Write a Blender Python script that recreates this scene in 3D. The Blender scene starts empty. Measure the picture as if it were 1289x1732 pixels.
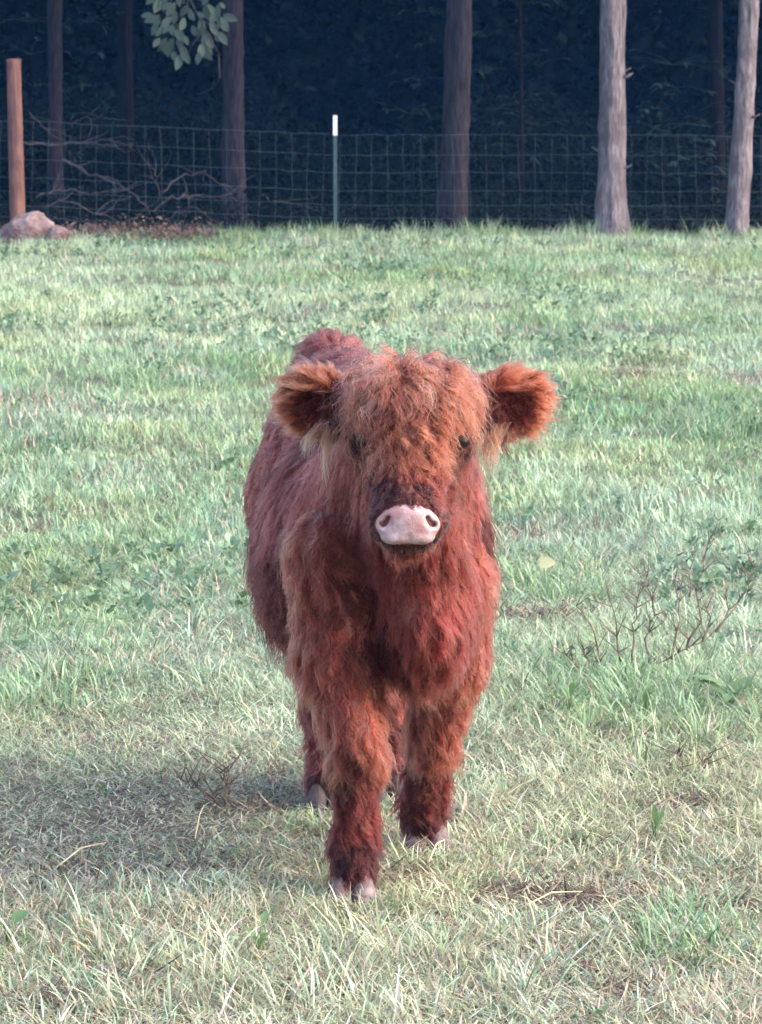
import bpy, bmesh, math, random
import numpy as np
from mathutils import Vector, Matrix, Euler
from mathutils.kdtree import KDTree

scene = bpy.context.scene
COL = scene.collection
rng = np.random.default_rng(7)
random.seed(7)

# ------------------------------------------------------------------ camera
IMG_W, IMG_H = 1289.0, 1732.0
FPX = 5500.0                       # focal length in photo pixels
CAM_H = 1.25
HORIZON = 176.0
PITCH = math.atan((IMG_H / 2 - HORIZON) / FPX)
cam_data = bpy.data.cameras.new('camera')
cam_data.sensor_fit = 'VERTICAL'
cam_data.sensor_height = 24.0
cam_data.lens = 24.0 * FPX / IMG_H
cam_data.clip_start = 0.1
cam_data.clip_end = 500.0
cam_data.dof.use_dof = True
cam_data.dof.focus_distance = 4.95
cam_data.dof.aperture_fstop = 20.0
cam = bpy.data.objects.new('camera', cam_data)
cam.location = (0, 0, CAM_H)
cam.rotation_euler = (math.pi / 2 - PITCH, 0, 0)
COL.objects.link(cam)
scene.camera = cam

# ------------------------------------------------------------------ light
SUN_DIR = Vector((0.80, -0.12, 0.62)).normalized()     # towards the sun
world = bpy.data.worlds.new('World')
scene.world = world
world.use_nodes = True
wn = world.node_tree.nodes
wl = world.node_tree.links
sky = wn.new('ShaderNodeTexSky')
sky.sky_type = 'NISHITA'
sky.sun_disc = False
sky.sun_elevation = math.asin(SUN_DIR.z)
sky.sun_rotation = math.atan2(SUN_DIR.x, SUN_DIR.y)
sky.air_density = 1.0
sky.dust_density = 3.0
sky.ozone_density = 1.0
wn['Background'].inputs['Strength'].default_value = 0.15
wl.new(sky.outputs['Color'], wn['Background'].inputs['Color'])
sun_data = bpy.data.lights.new('sun', 'SUN')
sun_data.energy = 0.85
sun_data.angle = math.radians(75)
sun_data.color = (1.0, 0.93, 0.84)
sun = bpy.data.objects.new('sun', sun_data)
sun.rotation_euler = SUN_DIR.to_track_quat('Z', 'Y').to_euler()
COL.objects.link(sun)

scene.view_settings.view_transform = 'Standard'
scene.view_settings.look = 'None'
scene.view_settings.gamma = 1.0
scene.view_settings.use_curve_mapping = False
scene.view_settings.exposure = 2.25

scene.render.engine = 'CYCLES'
cy = scene.cycles
cy.max_bounces = 5
cy.diffuse_bounces = 2
cy.glossy_bounces = 3
cy.transmission_bounces = 4
cy.transparent_max_bounces = 8
cy.volume_bounces = 0
cy.use_denoising = True
cy.use_adaptive_sampling = True
cy.adaptive_threshold = 0.03
cy.sample_clamp_indirect = 6.0


# ------------------------------------------------------------------ helpers
def at(px, py, y):
    """World point seen at photo pixel (px, py) and lying at world depth y."""
    cp, sp = math.cos(PITCH), math.sin(PITCH)
    a, b = (px - IMG_W / 2) / FPX, -(py - IMG_H / 2) / FPX
    d = (a, cp + b * sp, -sp + b * cp)
    t = y / d[1]
    return Vector((d[0] * t, y, CAM_H + d[2] * t))


def hash3(ix, iy, iz, seed):
    h = (ix * 374761393 + iy * 668265263 + iz * 2147483647 + seed * 974711) & 0xFFFFFFFF
    h = ((h ^ (h >> 13)) * 1274126177) & 0xFFFFFFFF
    h = ((h ^ (h >> 16)) * 2246822519) & 0xFFFFFFFF
    return ((h ^ (h >> 15)) & 0xFFFFFF) / float(0xFFFFFF)


def noise(p, freq=1.0, seed=0):
    """Smooth value noise 0..1 for an (n,3) array."""
    p = np.asarray(p, float) * freq
    i = np.floor(p).astype(np.int64)
    f = p - i
    f = f * f * (3 - 2 * f)
    out = 0
    for dx in (0, 1):
        for dy in (0, 1):
            for dz in (0, 1):
                w = (f[:, 0] if dx else 1 - f[:, 0]) * (f[:, 1] if dy else 1 - f[:, 1]) * (f[:, 2] if dz else 1 - f[:, 2])
                out = out + w * hash3(i[:, 0] + dx, i[:, 1] + dy, i[:, 2] + dz, seed)
    return out


def fbm(p, freq, seed=0, octaves=3):
    s, a, n = 0, 1.0, 0
    for k in range(octaves):
        s = s + a * noise(p, freq * 2 ** k, seed + 17 * k)
        n += a
        a *= 0.5
    return s / n


def nrm(v):
    return v / (np.linalg.norm(v, axis=-1, keepdims=True) + 1e-9)


def link(o, parent=None):
    COL.objects.link(o)
    if parent is not None:
        o.parent = parent
    return o


def mesh_obj(name, verts, faces, mat=None, parent=None, smooth=True, do_link=True):
    me = bpy.data.meshes.new(name)
    me.from_pydata([tuple(v) for v in verts], [], [tuple(f) for f in faces])
    if smooth and len(me.polygons):
        me.polygons.foreach_set('use_smooth', np.ones(len(me.polygons), bool))
    if mat:
        me.materials.append(mat)
    me.update()
    o = bpy.data.objects.new(name, me)
    if do_link:
        link(o, parent)
    return o


def empty(name, loc):
    o = bpy.data.objects.new(name, None)
    o.empty_display_size = 0.2
    o.location = loc
    return link(o)


def tag(o, label=None, cat=None, group=None, kind=None):
    if label:
        o['label'] = label
    if cat:
        o['category'] = cat
    if group:
        o['group'] = group
    if kind:
        o['kind'] = kind
    return o


class MB:
    """collects geometry"""
    def __init__(self):
        self.v, self.f = [], []

    def tube(self, pts, radii, seg=6, cap=True):
        pts = [Vector(p) for p in pts]
        base = len(self.v)
        n = len(pts)
        up = Vector((0.31, 0.2, 0.93))
        for i, p in enumerate(pts):
            t = (pts[min(i + 1, n - 1)] - pts[max(i - 1, 0)]).normalized()
            a = t.cross(up)
            if a.length < 0.05:
                a = t.cross(Vector((1, 0, 0)))
            a.normalize()
            b = t.cross(a)
            r = radii[i] if hasattr(radii, '__len__') else radii
            for k in range(seg):
                an = 2 * math.pi * k / seg
                self.v.append(p + a * (math.cos(an) * r) + b * (math.sin(an) * r))
        for i in range(n - 1):
            for k in range(seg):
                k2 = (k + 1) % seg
                self.f.append((base + i * seg + k, base + i * seg + k2, base + (i + 1) * seg + k2, base + (i + 1) * seg + k))
        if cap:
            self.f.append(tuple(base + k for k in range(seg))[::-1])
            self.f.append(tuple(base + (n - 1) * seg + k for k in range(seg)))
        return self

    def box(self, c, s, rot=None):
        base = len(self.v)
        for dx in (-1, 1):
            for dy in (-1, 1):
                for dz in (-1, 1):
                    q = Vector((dx * s[0] / 2, dy * s[1] / 2, dz * s[2] / 2))
                    if rot:
                        q = rot @ q
                    self.v.append(Vector(c) + q)
        for f in ((0, 1, 3, 2), (4, 6, 7, 5), (0, 4, 5, 1), (2, 3, 7, 6), (0, 2, 6, 4), (1, 5, 7, 3)):
            self.f.append(tuple(base + k for k in f))
        return self

    def leaf(self, base_pt, direction, length, width, up=Vector((0, 0, 1)), fold=0.25, droop=0.2):
        d = Vector(direction).normalized()
        s = d.cross(up)
        if s.length < 0.05:
            s = d.cross(Vector((1, 0, 0)))
        s.normalize()
        n = s.cross(d).normalized()
        b = len(self.v)
        prof = ((0.0, 0.05), (0.25, 0.8), (0.55, 1.0), (0.82, 0.55), (1.0, 0.02))
        for t, w in prof:
            c = Vector(base_pt) + d * (length * t) - Vector((0, 0, 1)) * (droop * length * t * t)
            self.v.append(c - s * (w * width / 2) + n * (fold * w * width / 2))
            self.v.append(c)
            self.v.append(c + s * (w * width / 2) + n * (fold * w * width / 2))
        for i in range(len(prof) - 1):
            o = b + i * 3
            self.f.append((o, o + 1, o + 4, o + 3))
            self.f.append((o + 1, o + 2, o + 5, o + 4))
        return self

    def build(self, name, mat, parent=None, smooth=True, do_link=True, origin=None):
        v = self.v
        if origin is not None:
            v = [Vector(p) - Vector(origin) for p in v]
        o = mesh_obj(name, v, self.f, mat, parent, smooth, do_link)
        return o


def child_world(o, parent):
    """parent o keeping coordinates that were built in world space (parents are unrotated empties)."""
    o.parent = parent
    o.matrix_parent_inverse = Matrix.Translation(parent.location).inverted()
    return o


# ------------------------------------------------------------------ materials
def new_mat(name):
    m = bpy.data.materials.new(name)
    m.use_nodes = True
    nt = m.node_tree
    return m, nt, nt.nodes, nt.links, nt.nodes['Principled BSDF']


def noisy_mat(name, c1, c2, scale=20.0, rough=0.85, bump=0.3, stretch=(1, 1, 1), detail=6.0, c3=None, scale3=3.0, bumpdist=0.01, spec=0.3):
    m, nt, N, L, bs = new_mat(name)
    tc = N.new('ShaderNodeTexCoord')
    mp = N.new('ShaderNodeMapping')
    mp.inputs['Scale'].default_value = stretch
    L.new(tc.outputs['Object'], mp.inputs['Vector'])
    nz = N.new('ShaderNodeTexNoise')
    nz.inputs['Scale'].default_value = scale
    nz.inputs['Detail'].default_value = detail
    nz.inputs['Roughness'].default_value = 0.65
    L.new(mp.outputs['Vector'], nz.inputs['Vector'])
    cr = N.new('ShaderNodeValToRGB')
    cr.color_ramp.elements[0].position = 0.32
    cr.color_ramp.elements[1].position = 0.68
    cr.color_ramp.elements[0].color = (*c1, 1)
    cr.color_ramp.elements[1].color = (*c2, 1)
    L.new(nz.outputs['Fac'], cr.inputs['Fac'])
    col = cr.outputs['Color']
    if c3:
        n3 = N.new('ShaderNodeTexNoise')
        n3.inputs['Scale'].default_value = scale3
        n3.inputs['Detail'].default_value = 4
        L.new(tc.outputs['Object'], n3.inputs['Vector'])
        r3 = N.new('ShaderNodeValToRGB')
        r3.color_ramp.elements[0].position = 0.45
        r3.color_ramp.elements[1].position = 0.62
        L.new(n3.outputs['Fac'], r3.inputs['Fac'])
        mx = N.new('ShaderNodeMix')
        mx.data_type = 'RGBA'
        mx.inputs['B'].default_value = (*c3, 1)
        L.new(r3.outputs['Color'], mx.inputs['Factor'])
        L.new(col, mx.inputs['A'])
        col = mx.outputs['Result']
    L.new(col, bs.inputs['Base Color'])
    bs.inputs['Roughness'].default_value = rough
    bs.inputs['Specular IOR Level'].default_value = spec
    if bump:
        bp = N.new('ShaderNodeBump')
        bp.inputs['Strength'].default_value = bump
        bp.inputs['Distance'].default_value = bumpdist
        L.new(nz.outputs['Fac'], bp.inputs['Height'])
        L.new(bp.outputs['Normal'], bs.inputs['Normal'])
    return m


def leaf_mat(name, c1, c2, trans=0.35, rough=0.5, spec=0.5):
    m, nt, N, L, bs = new_mat(name)
    geo = N.new('ShaderNodeNewGeometry')
    mx = N.new('ShaderNodeMix')
    mx.data_type = 'RGBA'
    mx.inputs['A'].default_value = (*c1, 1)
    mx.inputs['B'].default_value = (*c2, 1)
    L.new(geo.outputs['Random Per Island'], mx.inputs['Factor'])
    L.new(mx.outputs['Result'], bs.inputs['Base Color'])
    bs.inputs['Roughness'].default_value = rough
    bs.inputs['Specular IOR Level'].default_value = spec
    tr = N.new('ShaderNodeBsdfTranslucent')
    L.new(mx.outputs['Result'], tr.inputs['Color'])
    ms = N.new('ShaderNodeMixShader')
    ms.inputs['Fac'].default_value = trans
    L.new(bs.outputs['BSDF'], ms.inputs[1])
    L.new(tr.outputs['BSDF'], ms.inputs[2])
    L.new(ms.outputs['Shader'], N['Material Output'].inputs['Surface'])
    return m


M = {}
M['soil'] = noisy_mat('soil', (0.05, 0.035, 0.028), (0.13, 0.10, 0.075), 30, 0.95, 0.6, c3=(0.10, 0.11, 0.06), scale3=4.0)
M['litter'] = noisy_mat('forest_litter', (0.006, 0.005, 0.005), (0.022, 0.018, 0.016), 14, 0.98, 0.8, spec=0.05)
M['bark_pale'] = noisy_mat('bark_pale', (0.075, 0.058, 0.062), (0.36, 0.295, 0.315), 34, 0.9, 1.0, (1, 1, 0.2), 10, bumpdist=0.08, c3=(0.15, 0.118, 0.125), scale3=5.0)
M['bark_dark'] = noisy_mat('bark_dark', (0.014, 0.011, 0.0135), (0.052, 0.042, 0.051), 34, 0.95, 0.9, (1, 1, 0.16), 8, bumpdist=0.03, spec=0.1)
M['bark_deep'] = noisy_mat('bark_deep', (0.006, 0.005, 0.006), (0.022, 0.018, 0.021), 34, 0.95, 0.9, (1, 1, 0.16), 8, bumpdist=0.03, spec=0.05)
M['post_wood'] = noisy_mat('post_wood', (0.10, 0.042, 0.034), (0.27, 0.13, 0.10), 40, 0.9, 0.9, (1, 1, 0.06), 8, bumpdist=0.02, c3=(0.13, 0.06, 0.05), scale3=5)
M['wire'] = noisy_mat('galvanised_wire', (0.04, 0.06, 0.072), (0.08, 0.105, 0.12), 40, 0.5, 0)
M['tpost'] = noisy_mat('green_painted_steel', (0.03, 0.06, 0.06), (0.07, 0.11, 0.11), 30, 0.6, 0.1)
M['white_paint'] = noisy_mat('white_paint', (0.74, 0.74, 0.72), (0.85, 0.85, 0.83), 40, 0.55, 0.05)
M['rock'] = noisy_mat('rock', (0.15, 0.095, 0.09), (0.43, 0.30, 0.29), 18, 0.95, 1.0, c3=(0.22, 0.12, 0.10), scale3=6, bumpdist=0.05)
M['dead_wood'] = noisy_mat('dead_wood', (0.035, 0.027, 0.028), (0.10, 0.08, 0.08), 22, 0.9, 0.4)
M['dead_stem'] = noisy_mat('dead_stem', (0.075, 0.054, 0.043), (0.20, 0.15, 0.115), 60, 0.9, 0.2)
M['leaf'] = leaf_mat('broad_leaf', (0.028, 0.052, 0.038), (0.105, 0.145, 0.105), 0.3, 0.5)
M['sapling_leaf'] = leaf_mat('sapling_leaf', (0.016, 0.032, 0.029), (0.042, 0.074, 0.066), 0.25, 0.6, 0.2)
M['crown_leaf'] = leaf_mat('crown_leaf', (0.030, 0.050, 0.026), (0.060, 0.085, 0.040), 0.2, 0.5)
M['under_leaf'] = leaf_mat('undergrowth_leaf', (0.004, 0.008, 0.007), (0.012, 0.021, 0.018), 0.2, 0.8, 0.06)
M['dry_leaf'] = leaf_mat('dry_leaf', (0.09, 0.05, 0.04), (0.22, 0.13, 0.10), 0.15, 0.7)
M['yellow_leaf'] = leaf_mat('yellow_leaf', (0.50, 0.46, 0.22), (0.56, 0.50, 0.28), 0.3, 0.6)
M['weed_leaf'] = leaf_mat('weed_leaf', (0.085, 0.16, 0.06), (0.17, 0.26, 0.11), 0.35, 0.5)


def grass_mat(name, rough=0.45, trans=0.28):
    m, nt, N, L, bs = new_mat(name)
    ga = N.new('ShaderNodeAttribute'); ga.attribute_name = 'gcol'
    L.new(ga.outputs['Color'], bs.inputs['Base Color'])
    bs.inputs['Roughness'].default_value = rough
    bs.inputs['Specular IOR Level'].default_value = 0.4
    tr = N.new('ShaderNodeBsdfTranslucent')
    L.new(ga.outputs['Color'], tr.inputs['Color'])
    ms = N.new('ShaderNodeMixShader'); ms.inputs['Fac'].default_value = trans
    L.new(bs.outputs['BSDF'], ms.inputs[1])
    L.new(tr.outputs['BSDF'], ms.inputs[2])
    L.new(ms.outputs['Shader'], N['Material Output'].inputs['Surface'])
    return m


M['grass'] = grass_mat('grass_blade')

# ------------------------------------------------------------------ ground
FENCE_Y = 31.0


def ground_z(x, y):
    x = np.asarray(x, float); y = np.asarray(y, float)
    p = np.stack([x.ravel(), y.ravel(), 0 * x.ravel()], 1)
    amp = np.clip((p[:, 1] - 3) / 12, 0.35, 1)
    z = amp * (0.09 * (fbm(p, 0.45, 3, 2) - 0.5) + 0.05 * (noise(p, 1.7, 9) - 0.5))
    d0 = np.hypot(p[:, 0] - 0.0, p[:, 1] - 5.3)
    z *= np.clip((d0 - 0.3) / 1.5, 0.0, 1)
    crest = np.exp(-((p[:, 1] - 29.3) / 1.3) ** 2) * (0.02 * np.clip((p[:, 0] + 1.6) / 1.5, 0, 1))
    z = z + crest
    z = z - np.clip((p[:, 1] - 31.5) / 20, 0, 1) * 0.25
    return z.reshape(x.shape)


def sheet(name, x0, x1, y0, y1, nx, ny, mat, dz=0.0, ypow=1.0):
    xs = np.linspace(x0, x1, nx)
    ys = y0 + (y1 - y0) * np.linspace(0, 1, ny) ** ypow
    X, Y = np.meshgrid(xs, ys)
    Z = ground_z(X, Y) + dz
    v = np.stack([X.ravel(), Y.ravel(), Z.ravel()], 1)
    i = np.arange(nx * ny).reshape(ny, nx)
    f = np.stack([i[:-1, :-1].ravel(), i[:-1, 1:].ravel(), i[1:, 1:].ravel(), i[1:, :-1].ravel()], 1)
    return mesh_obj(name, v.tolist(), f.tolist(), mat)


g = sheet('ground', -60, 60, -20, 140, 241, 401, M['soil'])
tag(g, 'bare brown soil of the pasture under the grass', 'ground', kind='structure')
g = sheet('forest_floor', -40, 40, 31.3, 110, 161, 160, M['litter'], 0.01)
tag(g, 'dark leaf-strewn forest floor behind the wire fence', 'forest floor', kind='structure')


# ------------------------------------------------------------------ grass
def scatter(name, pts, rot, scl, idx, srcs, mat):
    """copies of small source meshes (verts, faces) merged into one mesh: stuff nobody could count"""
    Vs, Fs, Is, b = [], [], [], 0
    pts = np.asarray(pts); rot = np.asarray(rot); scl = np.asarray(scl)
    ca, sa = np.cos(rot), np.sin(rot)
    for k, (sv_, sf_) in enumerate(srcs):
        m = np.where(idx == k)[0]
        if not len(m):
            continue
        p = sv_[None] * scl[m][:, None, :]
        for ax, (u, v) in ((0, (1, 2)), (1, (2, 0)), (2, (0, 1))):
            c_, s_ = ca[m, ax][:, None], sa[m, ax][:, None]
            q = p.copy()
            q[:, :, u] = p[:, :, u] * c_ - p[:, :, v] * s_
            q[:, :, v] = p[:, :, u] * s_ + p[:, :, v] * c_
            p = q
        p = p + pts[m][:, None, :]
        n = sv_.shape[0]
        f = sf_[None] + (b + n * np.arange(len(m)))[:, None, None]
        Vs.append(p.reshape(-1, 3)); Fs.append(f.reshape(-1, sf_.shape[1])); b += n * len(m)
    return fast_mesh(name, np.concatenate(Vs), np.concatenate(Fs), mat)


def fast_mesh(name, V, F, mat, col=None, smooth=False):
    me = bpy.data.meshes.new(name)
    nv, (nf, w) = len(V), F.shape
    me.vertices.add(nv); me.vertices.foreach_set('co', V.astype(np.float32).ravel())
    me.loops.add(nf * w); me.loops.foreach_set('vertex_index', F.astype(np.int32).ravel())
    me.polygons.add(nf); me.polygons.foreach_set('loop_start', (np.arange(nf) * w).astype(np.int32))
    if smooth:
        me.polygons.foreach_set('use_smooth', np.ones(nf, bool))
    if col is not None:
        a = me.attributes.new('gcol', 'FLOAT_COLOR', 'POINT')
        a.data.foreach_set('color', np.concatenate([col, np.ones((nv, 1))], 1).astype(np.float32).ravel())
    me.update(calc_edges=True)
    me.materials.append(mat)
    return link(bpy.data.objects.new(name, me))


def blade_geo(x, y, z, L, w, az, lean, curl, col, segs, twist):
    """n curved pointed blades -> verts, tris, colours"""
    n = len(x)
    p = np.stack([x, y, z], 1)
    sa = az + math.pi / 2 + twist
    side = np.stack([np.cos(sa), np.sin(sa), 0 * sa], 1)
    rows = []
    ang = lean.copy()
    for s in range(segs):
        ww = (w * (1 - 0.75 * (s / segs) ** 1.5) * 0.5)[:, None]
        rows += [p - side * ww, p + side * ww]
        d = np.stack([np.cos(az) * np.sin(ang), np.sin(az) * np.sin(ang), np.cos(ang)], 1)
        p = p + d * (L / segs)[:, None]
        ang = ang + curl / segs
    rows.append(p)
    V = np.stack(rows, 1)
    k = 2 * segs + 1
    tr = []
    for s in range(segs - 1):
        o = 2 * s
        tr += [(o, o + 1, o + 3), (o, o + 3, o + 2)]
    o = 2 * (segs - 1)
    tr.append((o, o + 1, o + 2))
    F = np.array(tr)[None] + (k * np.arange(n))[:, None, None]
    C = np.repeat(col[:, None, :], k, 1)
    return V.reshape(-1, 3), F.reshape(-1, 3), C.reshape(-1, 3)


# bare / thin patches: (x, y, rx, ry)
def gp(px, py):
    """ground point at a photo pixel"""
    y = CAM_H * FPX / max(py - HORIZON, 1)      # first guess
    for _ in range(6):
        q = at(px, py, y)
        y = y * (CAM_H / (CAM_H - q.z)) if CAM_H - q.z > 0.01 else y
    return at(px, py, y)


BARE = []
for px, py, wx, wy in ((140, 1480, 70, 9), (350, 1478, 60, 7), (890, 1525, 150, 18), (920, 1045, 70, 12), (690, 1490, 40, 8),
                       (1150, 1365, 60, 10), (230, 1660, 60, 8), (560, 1690, 70, 8), (780, 1400, 40, 6), (980, 1440, 60, 9), (1200, 1540, 60, 9), (300, 760, 60, 6), (1060, 640, 50, 5), (150, 590, 60, 5), (480, 1130, 40, 6), (1020, 1250, 60, 8), (430, 1375, 40, 6), (1050, 1690, 70, 12), (1150, 1600, 50, 6), (80, 1700, 60, 6), (960, 1655, 45, 5), (420, 1580, 50, 5), (880, 905, 40, 10), (1215, 830, 40, 10), (35, 905, 50, 10), (640, 780, 60, 8)):
    c = gp(px, py)
    s = FPX / c.y
    a, b = gp(px, py - wy), gp(px, py + wy)
    BARE.append((c.x, c.y, wx / s, abs(a.y - b.y) / 2))


def bare_mask(x, y):
    m = np.zeros_like(x)
    for cx, cy_, rx, ry in BARE:
        d = np.hypot((x - cx) / rx, (y - cy_) / ry)
        m = np.maximum(m, np.clip(1.6 - d, 0, 1))
    return m


def sstep(a, b, v):
    t = np.clip((v - a) / (b - a), 0, 1)
    return t * t * (3 - 2 * t)


def wedge(n, y0, y1, power, inside=0.82):
    """random points: `inside` of them in the view wedge, the rest in a margin around it; density per area ~ y^-power"""
    u = rng.uniform(0, 1, n)
    e = 2.0 - power
    y = y0 * (y1 / y0) ** u if abs(e) < 1e-6 else (y0 ** e + u * (y1 ** e - y0 ** e)) ** (1 / e)
    hv = 0.122 * y + 0.06
    x = rng.uniform(-1, 1, n) * hv
    out = rng.uniform(0, 1, n) > inside
    x = np.where(out, np.sign(x) * (hv + rng.uniform(0, 1, n) * 1.5), x)
    return x, y


def field_colour(x, y):
    p = np.stack([x, y, 0 * x], 1)
    n1 = fbm(p * [1, 0.55, 1], 0.7, 21, 3)
    n2 = fbm(p * [1, 0.6, 1], 2.3, 33, 2)
    n3 = noise(p, 7.0, 44)
    green = np.array(GREEN); blue = np.array(BLUE); yel = np.array(YEL); pale = np.array(PALE)
    k = np.clip((n1 - 0.35) / 0.3, 0, 1)[:, None]
    c = green * (1 - k) + pale * k
    k = np.clip((n2 - 0.5) / 0.22, 0, 1)[:, None]
    c = c * (1 - 0.7 * k) + blue * 0.7 * k
    k = np.clip((0.44 - n2) / 0.2, 0, 1)[:, None]
    c = c * (1 - 0.5 * k) + yel * 0.5 * k
    c = c * (0.72 + 0.56 * n3)[:, None]
    near = 1 - sstep(5.4, 7.4, y + 1.4 * (n1 - 0.5))
    dry = 0.09 + 0.40 * near + 0.3 * np.clip((n2 - 0.58) / 0.2, 0, 1)
    band = np.exp(-((y - 5.62) / 0.42) ** 2) * sstep(0.15, -0.25, x + 0.2 * (n2 - 0.5))
    return c, np.clip(dry + 0.25 * band, 0, 0.9), band


GREEN = (0.172, 0.285, 0.135)
PALE = (0.345, 0.430, 0.275)
BLUE = (0.190, 0.312, 0.220)
YEL = (0.30, 0.345, 0.16)
STRAW = (0.44, 0.39, 0.27)
BROWN = (0.22, 0.165, 0.12)


def grow(name, label, cat, nclump, per, y0, y1, power, Lr, wr, leanr, curlr, spread, segs=3, far=0.0, keepf=None, drymul=1.0, dryadd=0.0, brown=0.1, mul=1.0, inside=0.82):
    cx, cy_ = wedge(nclump, y0, y1, power, inside)
    if keepf is not None:
        k = rng.uniform(0, 1, nclump) < keepf(cx, cy_, np.stack([cx, cy_, 0 * cx], 1))
        cx, cy_ = cx[k], cy_[k]
    nc_ = len(cx)
    fs = 1 + far * np.clip((cy_ - 6) / 24, 0, 1)
    hm_ = 0.4 + 1.2 * fbm(np.stack([cx, cy_, 0 * cx], 1), 2.0, 71, 2)
    cd = rng.uniform(0, 6.283, nc_); cb = np.exp(rng.normal(0, 0.16, nc_))
    i = np.repeat(np.arange(nc_), per); n = len(i)
    a = rng.uniform(0, 6.283, n); r_ = spread * fs[i] * np.sqrt(rng.uniform(0, 1, n))
    x, y = cx[i] + r_ * np.cos(a), cy_[i] + r_ * np.sin(a)
    keep = rng.uniform(0, 1, n) > bare_mask(x, y) * 0.95
    x, y, i, a = x[keep], y[keep], i[keep], a[keep]
    n = len(x)
    c, dry, band = field_colour(x, y)
    L = rng.uniform(*Lr, n) * fs[i] * hm_[i] * (1 - 0.35 * band)
    w = rng.uniform(*wr, n) * fs[i] * 1.1
    az = np.where(rng.uniform(0, 1, n) < 0.5, cd[i] + rng.normal(0, 0.7, n), a + rng.normal(0, 0.8, n))
    lean = rng.uniform(*leanr, n) + 0.35 * band
    curl = rng.uniform(*curlr, n) * np.where(rng.uniform(0, 1, n) < 0.12, 2.2, 1)
    lean = np.minimum(lean, 1.38)
    curl = np.minimum(curl, 1.75 - lean)
    isdry = rng.uniform(0, 1, n) < dry * drymul + dryadd
    isbr = isdry & (rng.uniform(0, 1, n) < brown + 0.25 * band)
    c = np.where(isdry[:, None], np.array(STRAW) * rng.uniform(0.75, 1.2, (n, 3)) ** [0.5, 0.7, 1.0], c)
    c = np.where(isbr[:, None], np.array(BROWN), c)
    c = c * (cb[i] * np.exp(rng.normal(0, 0.30, n) * np.clip(1.2 - y / 22, 0.45, 1)) * mul)[:, None]
    z = ground_z(x, y) - 0.004 + np.where(lean > 1.0, rng.uniform(0, 0.02, n), 0)
    V, F, C = blade_geo(x, y, z, L, w, az, lean, curl, np.clip(c, 0.01, 0.75), segs, rng.normal(0, 0.6, n))
    return tag(fast_mesh(name, V, F, M['grass'], C), label, cat, kind='stuff')


grow('pasture_grass', 'short pale green pasture grass covering the near field', 'grass', 19000, 12, 3.7, 9.5, 1.3, (0.018, 0.055), (0.0014, 0.0034), (0.2, 1.3), (0.1, 2.0), 0.045, 4)
grow('distant_grass', 'pale green pasture grass of the far field up to the fence', 'grass', 17500, 11, 9.0, 31.3, 1.5, (0.025, 0.06), (0.0032, 0.0056), (0.1, 0.9), (0.1, 1.2), 0.06, 2, far=0.9)
grow('dry_thatch', 'dry tan thatch and straw lying among the near grass', 'thatch', 7500, 7, 3.7, 9.0, 1.2, (0.02, 0.075), (0.0012, 0.0024), (0.8, 1.6), (-0.3, 0.6), 0.06, 3, dryadd=0.45, brown=0.32)
grow('tall_grass', 'taller loose grass tufts scattered over the field', 'grass', 2200, 14, 4.3, 30.5, 1.6, (0.045, 0.10), (0.0022, 0.0042), (0.1, 0.9), (0.3, 1.5), 0.035, 4, far=0.7,
     keepf=lambda x, y, p: np.clip((fbm(p, 1.1, 55, 2) - 0.42) * 4, 0.03, 1) * np.where(np.hypot(x, y - 5.2) < 0.45, 0.15, 1))
grow('fence_line_grass', 'ragged longer grass along the foot of the wire fence', 'grass', 900, 12, 29.2, 31.2, 0.0, (0.05, 0.21), (0.004, 0.008), (0.05, 0.6), (0.2, 1.1), 0.08, 4,
     keepf=lambda x, y, p: np.where(x < -1.4, 0.2, 1.0) * np.clip((noise(p, 2.2, 77) - 0.3) * 2.5, 0.1, 1))


def lush(px, py, sx, sy, nclump, seed, L=(0.05, 0.12)):
    r = np.random.default_rng(seed)
    c0 = gp(px, py); s0 = FPX / c0.y
    ya, yb = gp(px, py - sy).y, gp(px, py + sy).y
    cx = c0.x + r.normal(0, 0.5, nclump) * sx / s0; cy_ = c0.y + r.normal(0, 0.5, nclump) * abs(ya - yb) / 2
    i = np.repeat(np.arange(nclump), 13); n = len(i)
    a = r.uniform(0, 6.283, n); x = cx[i] + 0.03 * np.cos(a); y = cy_[i] + 0.03 * np.sin(a)
    c = np.array([[0.185, 0.29, 0.135]]) * np.exp(r.normal(0, 0.38, (n, 1))) * np.array([[1, 1, 1]]) ** 1
    c = np.where(r.uniform(0, 1, (n, 1)) < 0.3, np.array([[0.27, 0.35, 0.24]]), c)
    c = np.where(r.uniform(0, 1, (n, 1)) < 0.12, np.array(STRAW), c)
    return blade_geo(x, y, ground_z(x, y) - 0.005, r.uniform(*L, n), r.uniform(0.002, 0.0052, n), a + r.normal(0, 0.4, n), r.uniform(0.2, 0.9, n), r.uniform(0.3, 1.6, n), c, 4, r.normal(0, 0.4, n))


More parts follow.
